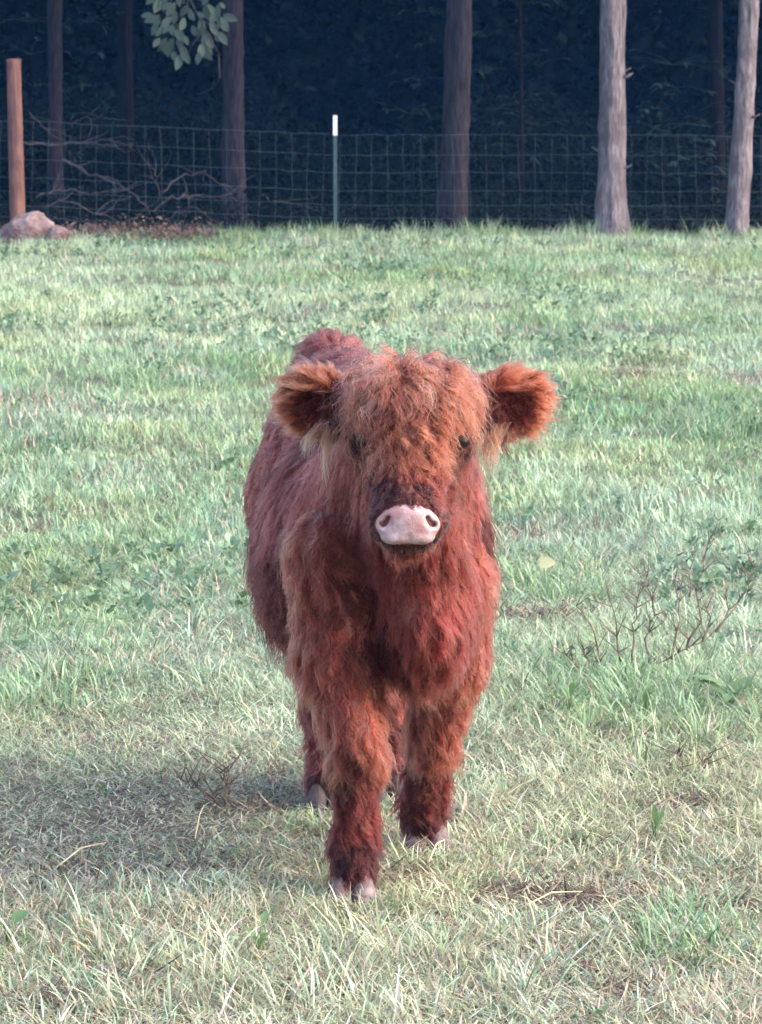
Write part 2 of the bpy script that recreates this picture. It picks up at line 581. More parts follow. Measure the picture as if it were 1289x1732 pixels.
parts_ = [lush(1090, 1190, 230, 75, 140, 1, (0.035, 0.10)), lush(1120, 1180, 130, 35, 60, 31, (0.05, 0.10)), lush(960, 1180, 110, 70, 35, 2, (0.03, 0.09)), lush(1240, 1180, 80, 60, 35, 3, (0.03, 0.10)), lush(300, 770, 120, 40, 60, 4, (0.05, 0.1)), lush(1180, 1590, 110, 60, 50, 5, (0.04, 0.09)),
          lush(597, 1546, 62, 7, 26, 21, (0.025, 0.055)), lush(722, 1462, 60, 8, 22, 22, (0.025, 0.05)), lush(545, 1402, 46, 8, 18, 23, (0.025, 0.055)), lush(660, 1392, 40, 8, 12, 24, (0.025, 0.055)),
          lush(920, 1440, 110, 50, 26, 6, (0.025, 0.06)), lush(1000, 1000, 120, 60, 50, 7, (0.04, 0.09)), lush(420, 1440, 90, 40, 20, 8, (0.025, 0.055)), lush(60, 1180, 90, 50, 35, 9, (0.04, 0.09)), lush(1210, 700, 90, 40, 60, 10, (0.05, 0.11))]
rl_ = random.Random(9)
for q_ in range(34):
    parts_.append(lush(rl_.uniform(0, 1289), 430 + 850 * rl_.random() ** 1.3, rl_.uniform(50, 140), rl_.uniform(10, 35), rl_.randint(14, 34), 60 + q_, (0.035, 0.085)))
off_ = 0; Vl, Fl, Cl = [], [], []
for v_, f_, c_ in parts_:
    Vl.append(v_); Fl.append(f_ + off_); Cl.append(c_); off_ += len(v_)
tag(fast_mesh('lush_grass', np.concatenate(Vl), np.concatenate(Fl), M['grass'], np.concatenate(Cl)), 'lush darker green grass growing in patches', 'grass', kind='stuff')


# broken dry stems and crumbs on the bare patches
bx_, by_ = [], []
for cx, cyy, rx, ry in BARE:
    m_ = int(2600 * rx * ry / 0.03 * 0.35) + 60
    m_ = min(m_, 1500)
    a_ = rng.uniform(0, 6.283, m_); r_ = np.sqrt(rng.uniform(0, 1, m_)) * 1.3
    bx_.append(cx + rx * r_ * np.cos(a_)); by_.append(cyy + ry * r_ * np.sin(a_))
bx_ = np.concatenate(bx_); by_ = np.concatenate(by_); n = len(bx_)
cc_ = np.where(rng.uniform(0, 1, (n, 1)) < 0.45, np.array([[0.30, 0.25, 0.17]]), np.array([[0.10, 0.065, 0.05]])) * np.exp(rng.normal(0, 0.35, (n, 1)))
V_, F_, C_ = blade_geo(bx_, by_, ground_z(bx_, by_) + rng.uniform(0.0, 0.012, n), rng.uniform(0.02, 0.07, n), rng.uniform(0.002, 0.006, n), rng.uniform(0, 6.283, n), rng.uniform(1.0, 1.6, n), rng.uniform(-0.5, 0.5, n), np.clip(cc_, 0.01, 0.6), 3, rng.normal(0, 0.8, n))
tag(fast_mesh('dead_stem_litter', V_, F_, M['grass'], C_), 'broken dead stems lying on the bare soil patches', 'litter', kind='stuff')


def outer():
    # the same pasture to both sides of the view, sparser and coarser
    n_ = 15000
    y = 4.0 * (31.2 / 4.0) ** rng.uniform(0, 1, n_)
    hv = 0.122 * y + 0.9
    x = np.sign(rng.uniform(-1, 1, n_)) * (hv + rng.uniform(0, 1, n_) * (1.5 + 0.30 * y))
    i = np.repeat(np.arange(n_), 7); n = len(i)
    sp = (0.05 + 0.006 * y)[i]
    a = rng.uniform(0, 6.283, n); r_ = sp * np.sqrt(rng.uniform(0, 1, n))
    xx, yy = x[i] + r_ * np.cos(a), y[i] + r_ * np.sin(a)
    c, dry, band = field_colour(xx, yy)
    c = np.where((rng.uniform(0, 1, n) < dry)[:, None], np.array(STRAW), c) * np.exp(rng.normal(0, 0.25, n))[:, None]
    fs = 1 + yy / 14
    return blade_geo(xx, yy, ground_z(xx, yy) - 0.005, rng.uniform(0.03, 0.075, n) * fs, rng.uniform(0.003, 0.006, n) * fs, a + rng.normal(0, 0.8, n), rng.uniform(0.2, 1.1, n), rng.uniform(0.1, 0.7, n), np.clip(c, 0.01, 0.75), 2, rng.normal(0, 0.6, n))


V_, F_, C_ = outer()
tag(fast_mesh('side_field_grass', V_, F_, M['grass'], C_), 'pasture grass of the field beyond both sides of the picture', 'grass', kind='stuff')


def weed_src(nleaf, seed, length=(0.025, 0.05), width=0.55):
    r = np.random.default_rng(seed)
    V, F = [], []
    for k in range(nleaf):
        az = r.uniform(0, 6.283); el = r.uniform(0.2, 1.2); L = r.uniform(*length); w = L * width * r.uniform(0.6, 1.1)
        d = np.array([math.cos(az) * math.cos(el), math.sin(az) * math.cos(el), math.sin(el)])
        s = np.array([-math.sin(az), math.cos(az), 0])
        b = np.array([math.cos(az) * 0.02 * r.uniform(), math.sin(az) * 0.02 * r.uniform(), r.uniform(0.0, 0.045)])
        up = np.array([0, 0, 1.0])
        o = len(V)
        V += [b, b + d * L * 0.45 - s * w / 2 + up * 0.1 * w, b + d * L * 0.5, b + d * L * 0.45 + s * w / 2 + up * 0.1 * w, b + d * L - up * 0.25 * L]
        F += [(o, o + 2, o + 1), (o, o + 3, o + 2), (o + 1, o + 2, o + 4), (o + 2, o + 3, o + 4)]
    return np.array(V), np.array(F)


x, y = wedge(9500, 4.2, 30.5, 1.5)
p = np.stack([x, y, 0 * x], 1)
k = (rng.uniform(0, 1, len(x)) < np.clip((fbm(p * [1, 0.6, 1], 1.0, 91, 2) - 0.50) * 5, 0.03, 0.8) * np.where(y < 6, 0.3, 1)) & (bare_mask(x, y) < 0.3)
x, y = x[k], y[k]; n = len(x)
far_s = 1 + 0.8 * np.clip((y - 6) / 24, 0, 1)
M['field_weed'] = leaf_mat('field_weed', (0.085, 0.155, 0.085), (0.17, 0.26, 0.15), 0.3, 0.4)
tag(scatter('broadleaf_weeds', np.stack([x, y, ground_z(x, y)], 1), np.stack([rng.normal(0, 0.2, n), rng.normal(0, 0.2, n), rng.uniform(0, 6.28, n)], 1),
            (rng.uniform(0.45, 1.0, n) * far_s * np.where(y < 7, 0.6, 1.0))[:, None] * np.ones((1, 3)), rng.integers(0, 5, n), [weed_src(12, 400 + q) for q in range(5)], M['field_weed']),
    'low broad-leaved weeds growing in patches in the grass', 'weeds', kind='stuff')


# ------------------------------------------------------------------ forest
def crown_mesh(name, mat, seed, n=2600, size=0.34, shape=(2.6, 2.6, 4.2), clumps=26):
    r = np.random.default_rng(seed)
    cc = r.normal(0, 1, (clumps, 3)); cc = nrm(cc) * r.uniform(0.25, 1, (clumps, 1)) ** 0.5 * np.array(shape)
    which = r.integers(0, clumps, n)
    pos = cc[which] + r.normal(0, 0.42, (n, 3)) * [1, 1, 0.8]
    mb = MB()
    V = []; F = []
    for k in range(n):
        d = nrm(r.normal(0, 1, 3)); e = nrm(np.cross(d, r.normal(0, 1, 3)))
        s = size * r.uniform(0.5, 1.2)
        b = len(V)
        V += [pos[k] - d * s * 0.5, pos[k] + e * s * 0.28 + [0, 0, 0.02], pos[k] + d * s * 0.55, pos[k] - e * s * 0.28 + [0, 0, 0.02]]
        F += [(b, b + 1, b + 2, b + 3)]
    o = mesh_obj(name, V, F, mat, None, False, False)
    return o.data


crowns = [crown_mesh('crown_%d' % k, M['crown_leaf'], 500 + k) for k in range(3)]


def trunk_mb(base, top, r0, r1, height, seed, flare=1.35, seg=26):
    """tapered trunk with ridged bark; base/top are points on the axis in the visible part, extended to height"""
    base = Vector(base); d = (Vector(top) - base)
    d = d / d.z
    zs = list(np.arange(-0.3, 4.2, 0.07)) + list(np.arange(4.2, height, 0.5)) + [height]
    r = np.random.default_rng(seed)
    V = []; F = []
    ph = r.uniform(0, 6, 4)
    for z in zs:
        t = max(z, 0) / height
        rad = (r0 * (1 - t) + r1 * t) * (1 + (flare - 1) * math.exp(-max(z, 0) / 0.22))
        c = base + d * z + Vector((math.sin(z * 0.9 + ph[0]), math.cos(z * 0.7 + ph[1]), 0)) * r0 * 0.10
        for k in range(seg):
            an = 2 * math.pi * k / seg
            V.append((c.x + math.cos(an) * rad, c.y + math.sin(an) * rad, c.z, an, z, rad))
    A = np.array(V)
    q = np.stack([np.cos(A[:, 3]) * 2.2, np.sin(A[:, 3]) * 2.2, A[:, 4] * 1.6], 1)
    ridge = np.abs(fbm(q + seed, 2.6, seed, 3) - 0.5) * 2
    lump = noise(q * [0.5, 0.5, 0.6] + seed, 1.5, seed + 5) - 0.5
    knot = np.clip(noise(q * [0.8, 0.8, 0.9] + seed * 2.1, 1.8, seed + 9) - 0.74, 0, 1) * 1.2
    off = A[:, 5] * (0.26 * (ridge - 0.3) + 0.20 * lump + knot)
    A[:, 0] += np.cos(A[:, 3]) * off; A[:, 1] += np.sin(A[:, 3]) * off
    n = len(zs)
    for i in range(n - 1):
        for k in range(seg):
            k2 = (k + 1) % seg
            F.append((i * seg + k, i * seg + k2, (i + 1) * seg + k2, (i + 1) * seg + k))
    return A[:, :3], F


def tree(px_base, px_top, y, wpx, label, mat, seed, height=13.0, name='tree', crown_z=8.6, group=None, snags=0):
    """tree whose trunk axis runs from px_base at the ground to px_top at the top of the picture"""
    zb = float(ground_z(np.array([0.0]), np.array([y]))[0])
    b = at(px_base, 390, y); b.z = zb
    t = at(px_top, 0, y)
    r0 = wpx / 2 / FPX * y
    root = empty(name, b)
    V, F = trunk_mb(Vector((0, 0, 0)), Vector((t.x - b.x, 0.0, t.z - b.z)), r0 * 1.02, r0 * 0.45, height, seed)
    mesh_obj('trunk', V.tolist(), F, mat, root)
    d = (t - b); d = d / d.z
    cr = bpy.data.objects.new('crown', crowns[seed % 3])
    link(cr, root)
    cr.location = (d.x * crown_z, 0, crown_z)
    cr.rotation_euler = (0, 0, seed * 1.3)
    # limbs inside the crown
    r = random.Random(seed)
    for k in range(5):
        a = r.uniform(0, 6.28); z0 = crown_z - 3 + k * 1.1
        p0 = Vector((d.x * z0, 0, z0))
        mb = MB()
        mb.tube([p0, p0 + Vector((math.cos(a) * 0.9, math.sin(a) * 0.9, 0.5)), p0 + Vector((math.cos(a) * 2.1, math.sin(a) * 2.1, 0.9))], [r0 * 0.3, r0 * 0.2, r0 * 0.06], 7)
        mb.build('limb', mat, root)
    for k in range(snags):
        z0 = r.uniform(0.5, 2.2); a = r.choice((r.uniform(-0.5, 0.5), r.uniform(2.6, 3.7)))
        p0 = Vector((d.x * z0, 0, z0)); dd = Vector((math.cos(a), math.sin(a) - 0.3, 0.15))
        mb = MB(); mb.tube([p0 + dd * r0 * 0.8, p0 + dd * (r0 * 1.1), p0 + dd * (r0 * 1.1 + 0.05) + Vector((0, 0, 0.02))], [0.014, 0.01, 0.005], 6)
        mb.build('branch_stub', mat, root)
    tag(root, label, 'tree', group)
    return root


G = 'trees behind the fence'
tree(1031, 1036, 30.55, 48, 'thick pale grey-barked trunk standing alone right of centre at the fence', M['bark_pale'], 11, group=G, snags=5)
tree(1243, 1270, 30.4, 36, 'pale leaning trunk at the far right edge of the picture', M['bark_pale'], 12, group=G, snags=2)
tree(768, 776, 32.0, 47, 'thick dark brown trunk directly behind the fence near the middle', M['bark_dark'], 13, group=G)
t_leafy = tree(398, 392, 33.6, 37, 'dark trunk beside the hanging spray of broad green leaves', M['bark_dark'], 14, group=G)
tree(97, 93, 37.5, 25, 'slim brown trunk just right of the wooden post', M['bark_dark'], 15, group=G)
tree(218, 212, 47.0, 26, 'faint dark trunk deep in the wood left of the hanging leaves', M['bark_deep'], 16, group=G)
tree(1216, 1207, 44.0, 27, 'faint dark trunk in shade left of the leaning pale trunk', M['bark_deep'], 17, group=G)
deep = []
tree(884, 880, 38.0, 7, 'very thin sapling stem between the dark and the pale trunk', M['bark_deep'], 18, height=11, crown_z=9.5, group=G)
words = ['below the hanging leaves', 'right of the white-topped fence post', 'between the two pale trunks']
for k, (px, yy) in enumerate(deep):
    tree(px, px + random.uniform(-6, 6), yy, random.uniform(12, 18), 'dim distant trunk far inside the wood, ' + words[k], M['bark_dark'], 30 + k, group=G)
# trees just outside the frame that close the wood to both sides
for k, (px, yy) in enumerate([(-250, 34), (-520, 40), (-150, 46), (1500, 36), (1750, 33), (1480, 46), (-800, 33), (2050, 40), (-420, 55), (1700, 57)]):
    tree(px, px + random.uniform(-10, 10), yy, random.uniform(30, 42), 'forest edge tree standing outside the frame', M['bark_dark'], 50 + k, group='forest edge trees outside the frame')

# undergrowth and far wood: masses nobody could count
def spray_src(seed, n=64):
    r = np.random.default_rng(seed)
    d = nrm(r.normal(0, 1, (n, 3)) * [1, 1, 0.6]); e = nrm(np.cross(d, r.normal(0, 1, (n, 3))))
    c = r.normal(0, 0.26, (n, 3)) * [1, 1, 0.7]
    L = r.uniform(0.06, 0.12, (n, 1)); w = L * 0.3
    V = np.stack([c - d * L * 0.5, c + e * w, c + d * L * 0.5, c - e * w], 1).reshape(-1, 3)
    return V, np.arange(4 * n).reshape(n, 4)


SPRAYS = [spray_src(600 + k) for k in range(5)]


def mass(name, n, fx, fy, fz, smin, smax, label):
    x, y = fx(n), fy(n)
    z = ground_z(x, y) + fz(n, x, y)
    pts = np.stack([x, y, z], 1)
    rot = rng.uniform(0, 6.28, (n, 3)) * [0.1, 0.1, 1]
    s = rng.uniform(smin, smax, (n, 1)) * np.ones((1, 3))
    o = scatter(name, pts, rot, s, rng.integers(0, 5, n), SPRAYS, M['under_leaf'])
    tag(o, label, 'undergrowth', kind='stuff')


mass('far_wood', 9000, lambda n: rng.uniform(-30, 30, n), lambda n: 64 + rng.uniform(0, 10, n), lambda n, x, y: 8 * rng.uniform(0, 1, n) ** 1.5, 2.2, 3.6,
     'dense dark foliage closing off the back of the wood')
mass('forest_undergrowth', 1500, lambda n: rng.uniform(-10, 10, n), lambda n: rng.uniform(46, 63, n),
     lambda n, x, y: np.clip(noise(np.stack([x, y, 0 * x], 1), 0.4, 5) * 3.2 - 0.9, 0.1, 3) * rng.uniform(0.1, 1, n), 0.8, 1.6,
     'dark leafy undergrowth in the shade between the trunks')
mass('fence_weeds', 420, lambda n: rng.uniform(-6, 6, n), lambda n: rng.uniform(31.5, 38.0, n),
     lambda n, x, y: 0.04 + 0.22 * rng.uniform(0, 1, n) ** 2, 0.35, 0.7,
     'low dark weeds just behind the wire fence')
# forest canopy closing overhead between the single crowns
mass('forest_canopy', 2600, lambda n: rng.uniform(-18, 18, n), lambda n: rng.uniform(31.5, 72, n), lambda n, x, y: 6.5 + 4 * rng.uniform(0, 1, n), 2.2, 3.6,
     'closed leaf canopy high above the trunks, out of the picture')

# saplings with catching-light leaves behind the right part of the fence
def sapling(px, y, h, label, seed, nleaf=26, lsz=0.11):
    r = random.Random(seed)
    b = at(px, 390, y); b.z = float(ground_z(np.array([b.x]), np.array([y]))[0])
    root = empty('sapling', b)
    mb = MB()
    ptsx = [Vector((0, 0, -0.05))]
    for k in range(1, 8):
        ptsx.append(Vector((r.uniform(-0.05, 0.05) * k * 0.5, r.uniform(-0.05, 0.05), h * k / 7)))
    mb.tube(ptsx, [0.012 * (1 - 0.12 * k) for k in range(8)], 6)
    mb.build('stem', M['bark_deep'], root)
    lm = MB()
    for k in range(nleaf):
        i = r.randint(2, 7)
        a = r.uniform(0, 6.28); ln = r.uniform(0.1, 0.55)
        d = Vector((math.cos(a), math.sin(a), r.uniform(-0.1, 0.4)))
        tw = ptsx[i] + d * ln
        lm.tube([ptsx[i], ptsx[i] + d * ln * 0.5 + Vector((0, 0, 0.03)), tw], [0.005, 0.003, 0.0015], 4)
        for q in range(3):
            lm.leaf(tw, d + Vector((r.uniform(-0.8, 0.8), r.uniform(-0.8, 0.8), r.uniform(-0.5, 0.2))), lsz * r.uniform(0.7, 1.3), lsz * 0.45, droop=0.3)
    tag(lm.build('leaf_spray', M['sapling_leaf'], root), kind='stuff')
    tag(root, label, 'sapling', 'saplings in the shade behind the fence')


sapling(1120, 36, 1.7, 'leafy sapling in shade between the two pale trunks', 1, 34)
sapling(905, 40, 2.6, 'leafy sapling just right of the thin bare stem', 2, 30)
sapling(830, 39, 3.0, 'tall leafy sapling right of the thick dark trunk', 3, 30)
sapling(700, 41, 2.9, 'leafy sapling left of the thick dark trunk', 4, 26)
sapling(1180, 35, 1.2, 'short leafy sapling beside the leaning pale trunk', 5, 24)
sapling(60, 41, 2.8, 'leafy sapling between the wooden post and the slim trunk', 6, 30)
sapling(170, 42, 2.8, 'leafy sapling right of the slim brown trunk', 7, 30)

# hanging spray of broad leaves on the dark trunk
def spray():
    r = random.Random(3)
    tw = t_leafy.location
    Y = 32.4
    s = 5500 / Y
    limb = MB()
    P = lambda px, py: at(px, py, Y) - tw
    limb.tube([Vector((0, 0, 4.3)), Vector((-0.15, -0.6, 4.4)), P(330, -190), P(318, -60), P(322, 0), P(350, 55), P(372, 92)],
              [0.05, 0.04, 0.028, 0.018, 0.012, 0.008, 0.004], 8)
    lo = limb.build('hanging_branch', M['dead_wood'], t_leafy)
    lo['label'] = 'thin branch hanging into the top of the picture with broad leaves'
    for tp in ([(320, -40), (290, 0), (268, 40), (258, 75)], [(322, -10), (305, 40), (298, 80)], [(345, 50), (330, 70), (318, 90)], [(335, 30), (352, 40), (370, 60)], [(370, 92), (372, 130), (362, 148), (336, 160)], [(322, -20), (345, 0), (368, 20)]):
        mb = MB(); mb.tube([P(*q) + Vector((0, r.uniform(-0.06, 0.06), 0)) for q in tp], [0.008, 0.006, 0.004, 0.003][:len(tp)], 5)
        mb.build('twig', M['dead_wood'], t_leafy)
    lf = MB(); lf.leaf((0, 0, 0), (0, 0, -1), 1.0, 0.52, up=Vector((0, -1, 0.3)), fold=0.3, droop=0.0)
    me = lf.build('leaf', M['leaf'], None, True, False).data
    n = 0
    while n < 96:
        px, py = r.uniform(258, 378), r.uniform(-30, 100)
        # outline of the spray
        if py > 60 and px > 335 and py < 75: pass
        if (px - 318) ** 2 / 62 ** 2 + (py - 20) ** 2 / 82 ** 2 > 1:
            continue
        if r.random() < 0.25 and px > 300 and px < 345 and py > 0 and py < 50:
            continue
        o = bpy.data.objects.new('leaf', me)
        link(o, lo)
        o.location = P(px, py - 8) + Vector((0, r.uniform(-0.3, 0.3), 0))
        L = r.uniform(0.09, 0.175)
        o.scale = (L, L, L)
        o.rotation_euler = (r.gauss(-0.15, 0.4), r.gauss((318 - px) / 90, 0.45), r.uniform(-0.7, 0.7))
        n += 1


spray()


# ------------------------------------------------------------------ fence
def fence():
    root = empty('wire_fence', (0, FENCE_Y, 0))
    def top_py(px):
        return float(np.interp(px, [-600, 0, 100, 300, 567, 900, 1289, 1900], [196, 204, 208, 216, 228, 228, 230, 232]))
    rows = [0, 34, 64, 95, 119, 142, 163, 180]
    pxs = np.arange(-1480, 2760, 27.4)
    def pt(px, k, j=0.0):
        p = at(px, top_py(px) + k, FENCE_Y)
        p.y = FENCE_Y + j
        return p - root.location
    r = random.Random(5)
    jx = {}
    for k, dy in enumerate(rows):
        pts = []
        for i, px in enumerate(pxs):
            jx[(i, k)] = (px + r.gauss(0, 0.9) + 1.6 * math.sin(i * 0.37 + k * 0.5), dy + r.gauss(0, 0.7))
            q = jx[(i, k)]
            pts.append(pt(q[0], q[1], 0.015 * math.sin(i * 0.6 + k)))
        mb = MB(); mb.tube(pts, 0.0019 if k else 0.0022, 4)
        mb.build('line_wire', M['wire'], root)
    for i in range(len(pxs)):
        pts = [pt(jx[(i, k)][0], jx[(i, k)][1], 0.015 * math.sin(i * 0.6 + k) - 0.004) for k in range(len(rows))]
        mb = MB(); mb.tube(pts, 0.0016, 4)
        mb.build('stay_wire', M['wire'], root)
    tag(root, 'square-mesh galvanised wire fence along the edge of the wood', 'fence')


fence()


def wooden_post():
    y = 30.8
    b = at(31, 398, y); t = at(23, 100, y)
    root = empty('wooden_post', (b.x, y, 0))
    V, F = [], []
    seg, n = 24, 40
    r = 0.074
    A = []
    for i in range(n + 1):
        f = i / n
        z = -0.25 + (t.z + 0.25) * f
        cx = (t.x - b.x) * f
        for k in range(seg):
            an = 2 * math.pi * k / seg
            A.append((an, z, cx))
    A = np.array(A)
    q = np.stack([np.cos(A[:, 0]) * 1.5, np.sin(A[:, 0]) * 1.5, A[:, 1] * 0.7], 1)
    rr = r * (1 + 0.14 * (fbm(q, 2.2, 8, 3) - 0.5)) * (1 - 0.05 * A[:, 1])
    V = np.stack([A[:, 2] + np.cos(A[:, 0]) * rr, np.sin(A[:, 0]) * rr, A[:, 1]], 1).tolist()
    for i in range(n):
        for k in range(seg):
            k2 = (k + 1) % seg
            F.append((i * seg + k, i * seg + k2, (i + 1) * seg + k2, (i + 1) * seg + k))
    o = n * seg
    V.append((t.x - b.x, 0, t.z + 0.008)); c = len(V) - 1
    for k in range(seg):
        F.append((o + k, o + (k + 1) % seg, c))
    mesh_obj('post_shaft', V, F, M['post_wood'], root)
    for z in (0.35, 0.62, 0.95):
        mb = MB(); mb.tube([Vector((-0.03, -0.076, z)), Vector((-0.03, -0.09, z + 0.01)), Vector((-0.015, -0.09, z + 0.01)), Vector((-0.015, -0.076, z))], 0.003, 4)
        mb.build('wire_staple', M['wire'], root)
    tag(root, 'round reddish-brown wooden fence post at the far left', 'fence post')


wooden_post()


def t_post():
    y = 30.94
    t = at(567, 195, y)
    root = empty('steel_fence_post', (t.x, y, 0))
    w, th = 0.036, 0.006
    zt = t.z
    zw = at(567, 229, y).z
    def shaft(z0, z1, grow_):
        mb = MB()
        mb.box((0, -0.012, (z0 + z1) / 2), (w + grow_, th + grow_, z1 - z0))
        mb.box((0, 0.0085, (z0 + z1) / 2 - 0.001), (th + grow_, 0.035, z1 - z0 - 0.002))
        return mb
    shaft(-0.3, zw, 0).build('post_shaft', M['tpost'], root, False)
    shaft(zw, zt, 0.004).build('white_tip', M['white_paint'], root, False)
    for k in range(13):
        mb = MB(); mb.box((0, -0.019, 0.1 + k * 0.065), (0.012, 0.008, 0.018)); mb.build('stud', M['tpost'], root, False)
    tag(root, 'thin dark steel fence post with a bright white painted tip', 'fence post')


t_post()


# rock and dead wood at the foot of the wooden post
def rock(px, py_base, y, w, h, d, seed, label):
    b = at(px, py_base, y); b.z = float(ground_z(np.array([b.x]), np.array([y]))[0])
    bm = bmesh.new()
    bmesh.ops.create_icosphere(bm, subdivisions=4, radius=1.0)
    co = np.array([v.co for v in bm.verts])
    off = 0.62 + 0.55 * fbm(co + seed, 1.5, seed, 4) + 0.35 * np.abs(noise(co + seed, 3.2, seed + 3) - 0.5)
    # facets
    r = np.random.default_rng(seed)
    dirs = nrm(r.normal(0, 1, (9, 3)))
    dist = r.uniform(0.72, 0.95, 9)
    q = co * off[:, None]
    for dd, ds in zip(dirs, dist):
        m = q @ dd
        ex = np.clip(m - ds, 0, None)
        q = q - dd * (ex * 0.8)[:, None]
    q = q * [w / 2, d / 2, h]
    for v, c in zip(bm.verts, q):
        v.co = c
    me = bpy.data.meshes.new('rock'); bm.to_mesh(me); bm.free()
    me.polygons.foreach_set('use_smooth', np.ones(len(me.polygons), bool))
    me.materials.append(M['rock'])
    o = link(bpy.data.objects.new('rock', me))
    o.location = b
    return tag(o, label, 'rock', 'rocks at the foot of the wooden post')


rock(52, 405, 30.2, 0.52, 0.30, 0.4, 3, 'large pinkish-grey rock at the foot of the wooden post')
rock(102, 408, 30.1, 0.30, 0.17, 0.3, 8, 'smaller pinkish rock just right of the large rock')
rock(10, 408, 30.4, 0.25, 0.15, 0.3, 14, 'small rock at the left edge beside the large rock')

# reddish leaf litter along the fence
n = 70
x = np.concatenate([rng.uniform(-3.9, -1.7, n), rng.normal(-1.85, 0.16, 26), rng.normal(-2.6, 0.2, 20)]); y = rng.normal(30.2, 0.3, len(x))
pts = np.stack([x, y, ground_z(x, y) + 0.02], 1)
pts[n:, 2] += rng.uniform(0, 0.08, len(x) - n)
rot = rng.uniform(0, 6.28, (len(x), 3)) * [0.08, 0.08, 1]
tag(scatter('leaf_litter', pts, rot, rng.uniform(0.28, 0.55, (len(x), 1)) * np.array([[1, 1, 0.4]]), rng.integers(0, 5, len(x)), SPRAYS, M['dry_leaf']),
    'reddish-brown dead leaves heaped along the fence at left', 'leaf litter', kind='stuff')


def branch(points, r0, y, label, seed, forks=4):
    """a dead branch through photo pixels at depth y, with side twigs"""
    r = random.Random(seed)
    P = []
    for i, (px, py) in enumerate(points):
        P.append(at(px, py, y + r.uniform(-0.25, 0.25)))
    fine = []
    for i in range(len(P) - 1):
        for k in range(5):
            fine.append(P[i].lerp(P[i + 1], k / 5) + Vector((r.gauss(0, 0.012), 0, r.gauss(0, 0.012))))
    fine.append(P[-1])
    org = min(P, key=lambda p: p.z).copy()
    root = empty('fallen_branch', org)
    mb = MB(); n = len(fine)
    mb.tube([p - org for p in fine], [0.7 * r0 * (1 - 0.75 * i / n) for i in range(n)], 7)
    mb.build('stem', M['dead_wood'], root)
    for k in range(forks):
        i = r.randint(3, n - 2)
        d = (fine[i] - fine[i - 1]).normalized()
        sd = Vector((r.uniform(-1, 1), r.uniform(-0.4, 0.4), r.uniform(-0.5, 1.0)))
        d = (d + sd * 0.9).normalized()
        L = r.uniform(0.18, 0.5)
        p = fine[i] - org
        pts = [p]
        for q in range(4):
            d = (d + Vector((r.gauss(0, 0.25), r.gauss(0, 0.2), r.gauss(0, 0.25)))).normalized()
            pts.append(pts[-1] + d * L / 4)
        m2 = MB(); m2.tube(pts, [r0 * 0.45, r0 * 0.38, r0 * 0.3, r0 * 0.2, r0 * 0.1], 5)
        m2.build('twig', M['dead_wood'], root)
    tag(root, label, 'branch', 'dead branches piled behind the fence')


branch([(38, 240), (110, 246), (170, 238), (216, 232)], 0.018, 33.2, 'dead branch lying level across the slim trunk near the fence top', 1, 5)
branch([(104, 266), (150, 290), (205, 314), (250, 345)], 0.02, 32.8, 'dead branch sloping down to the right behind the fence', 2, 5)
branch([(275, 325), (312, 296), (345, 290), (370, 310), (392, 328)], 0.016, 32.6, 'pale dead branch arching left of the dark trunk', 3, 3)
branch([(250, 360), (290, 335), (330, 330), (400, 335)], 0.018, 32.4, 'low dead branch under the arched branch', 4, 5)
branch([(60, 330), (100, 322), (160, 326), (215, 320)], 0.016, 32.5, 'low dead branch lying level right of the wooden post', 5, 5)
branch([(120, 215), (140, 200), (170, 198), (196, 202)], 0.012, 33.5, 'thin topmost branch of the dead brush pile', 6, 3)
branch([(268, 340), (266, 300), (262, 270), (250, 240)], 0.012, 33.0, 'upright dead stick in the brush pile', 7, 4)
branch([(230, 365), (280, 372), (330, 352), (372, 378)], 0.02, 32.0, 'thick dead stick lying at the base of the fence', 8, 4)
branch([(48, 190), (75, 215), (110, 240), (130, 280)], 0.012, 33.6, 'thin dead branch slanting beside the wooden post', 9, 4)
branch([(70, 350), (120, 340), (190, 372), (240, 380)], 0.016, 31.9, 'dead stick on the ground right of the rocks', 10, 5)
branch([(440, 330), (480, 345), (540, 352), (600, 372)], 0.010, 33.2, 'thin dim stick lying left of the white-topped post', 12, 4)


# ------------------------------------------------------------------ field plants
def twig_plant(name, px, py, stems, label, mat, seed, r0=0.003, attach=(0.04, 0.06, 0.02, 0.01)):
    b = gp(px, py)
    r = random.Random(seed)
    root = empty(name, b)
    for st in stems:
        q0 = at(st[0][0], st[0][1], b.y + st[0][2])
        shift = 0.0
        if q0.z > 0.03 and not st[0][2] in attach:
            shift = gp(st[0][0], st[0][1]).y - (b.y + st[0][2])
        pts = [at(qx, qy, b.y + dy + shift) - b for qx, qy, dy in st]
        fine = []
        for i in range(len(pts) - 1):
            for k in range(3):
                fine.append(pts[i].lerp(pts[i + 1], k / 3) + Vector((r.gauss(0, 0.003), 0, r.gauss(0, 0.002))))
        fine.append(pts[-1])
        n = len(fine)
        mb = MB(); mb.tube(fine, [r0 * (1 - 0.7 * i / n) for i in range(n)], 5)
        so = mb.build('stem', mat, root)
        for k in range(max(5, n)):
            i = r.randint(1, n - 1)
            d = Vector((r.uniform(-1, 1), r.uniform(-0.6, 0.6), r.uniform(0.2, 1.2))).normalized()
            L = r.uniform(0.02, 0.075)
            m2 = MB(); p = fine[i]
            m2.tube([p, p + d * L * 0.5 + Vector((r.gauss(0, 0.004), 0, 0)), p + d * L], [r0 * 0.5, r0 * 0.35, r0 * 0.15], 4)
            m2.build('twig', mat, so)
    tag(root, label, 'dead weed', 'dead twiggy weeds in the pasture')
    return root


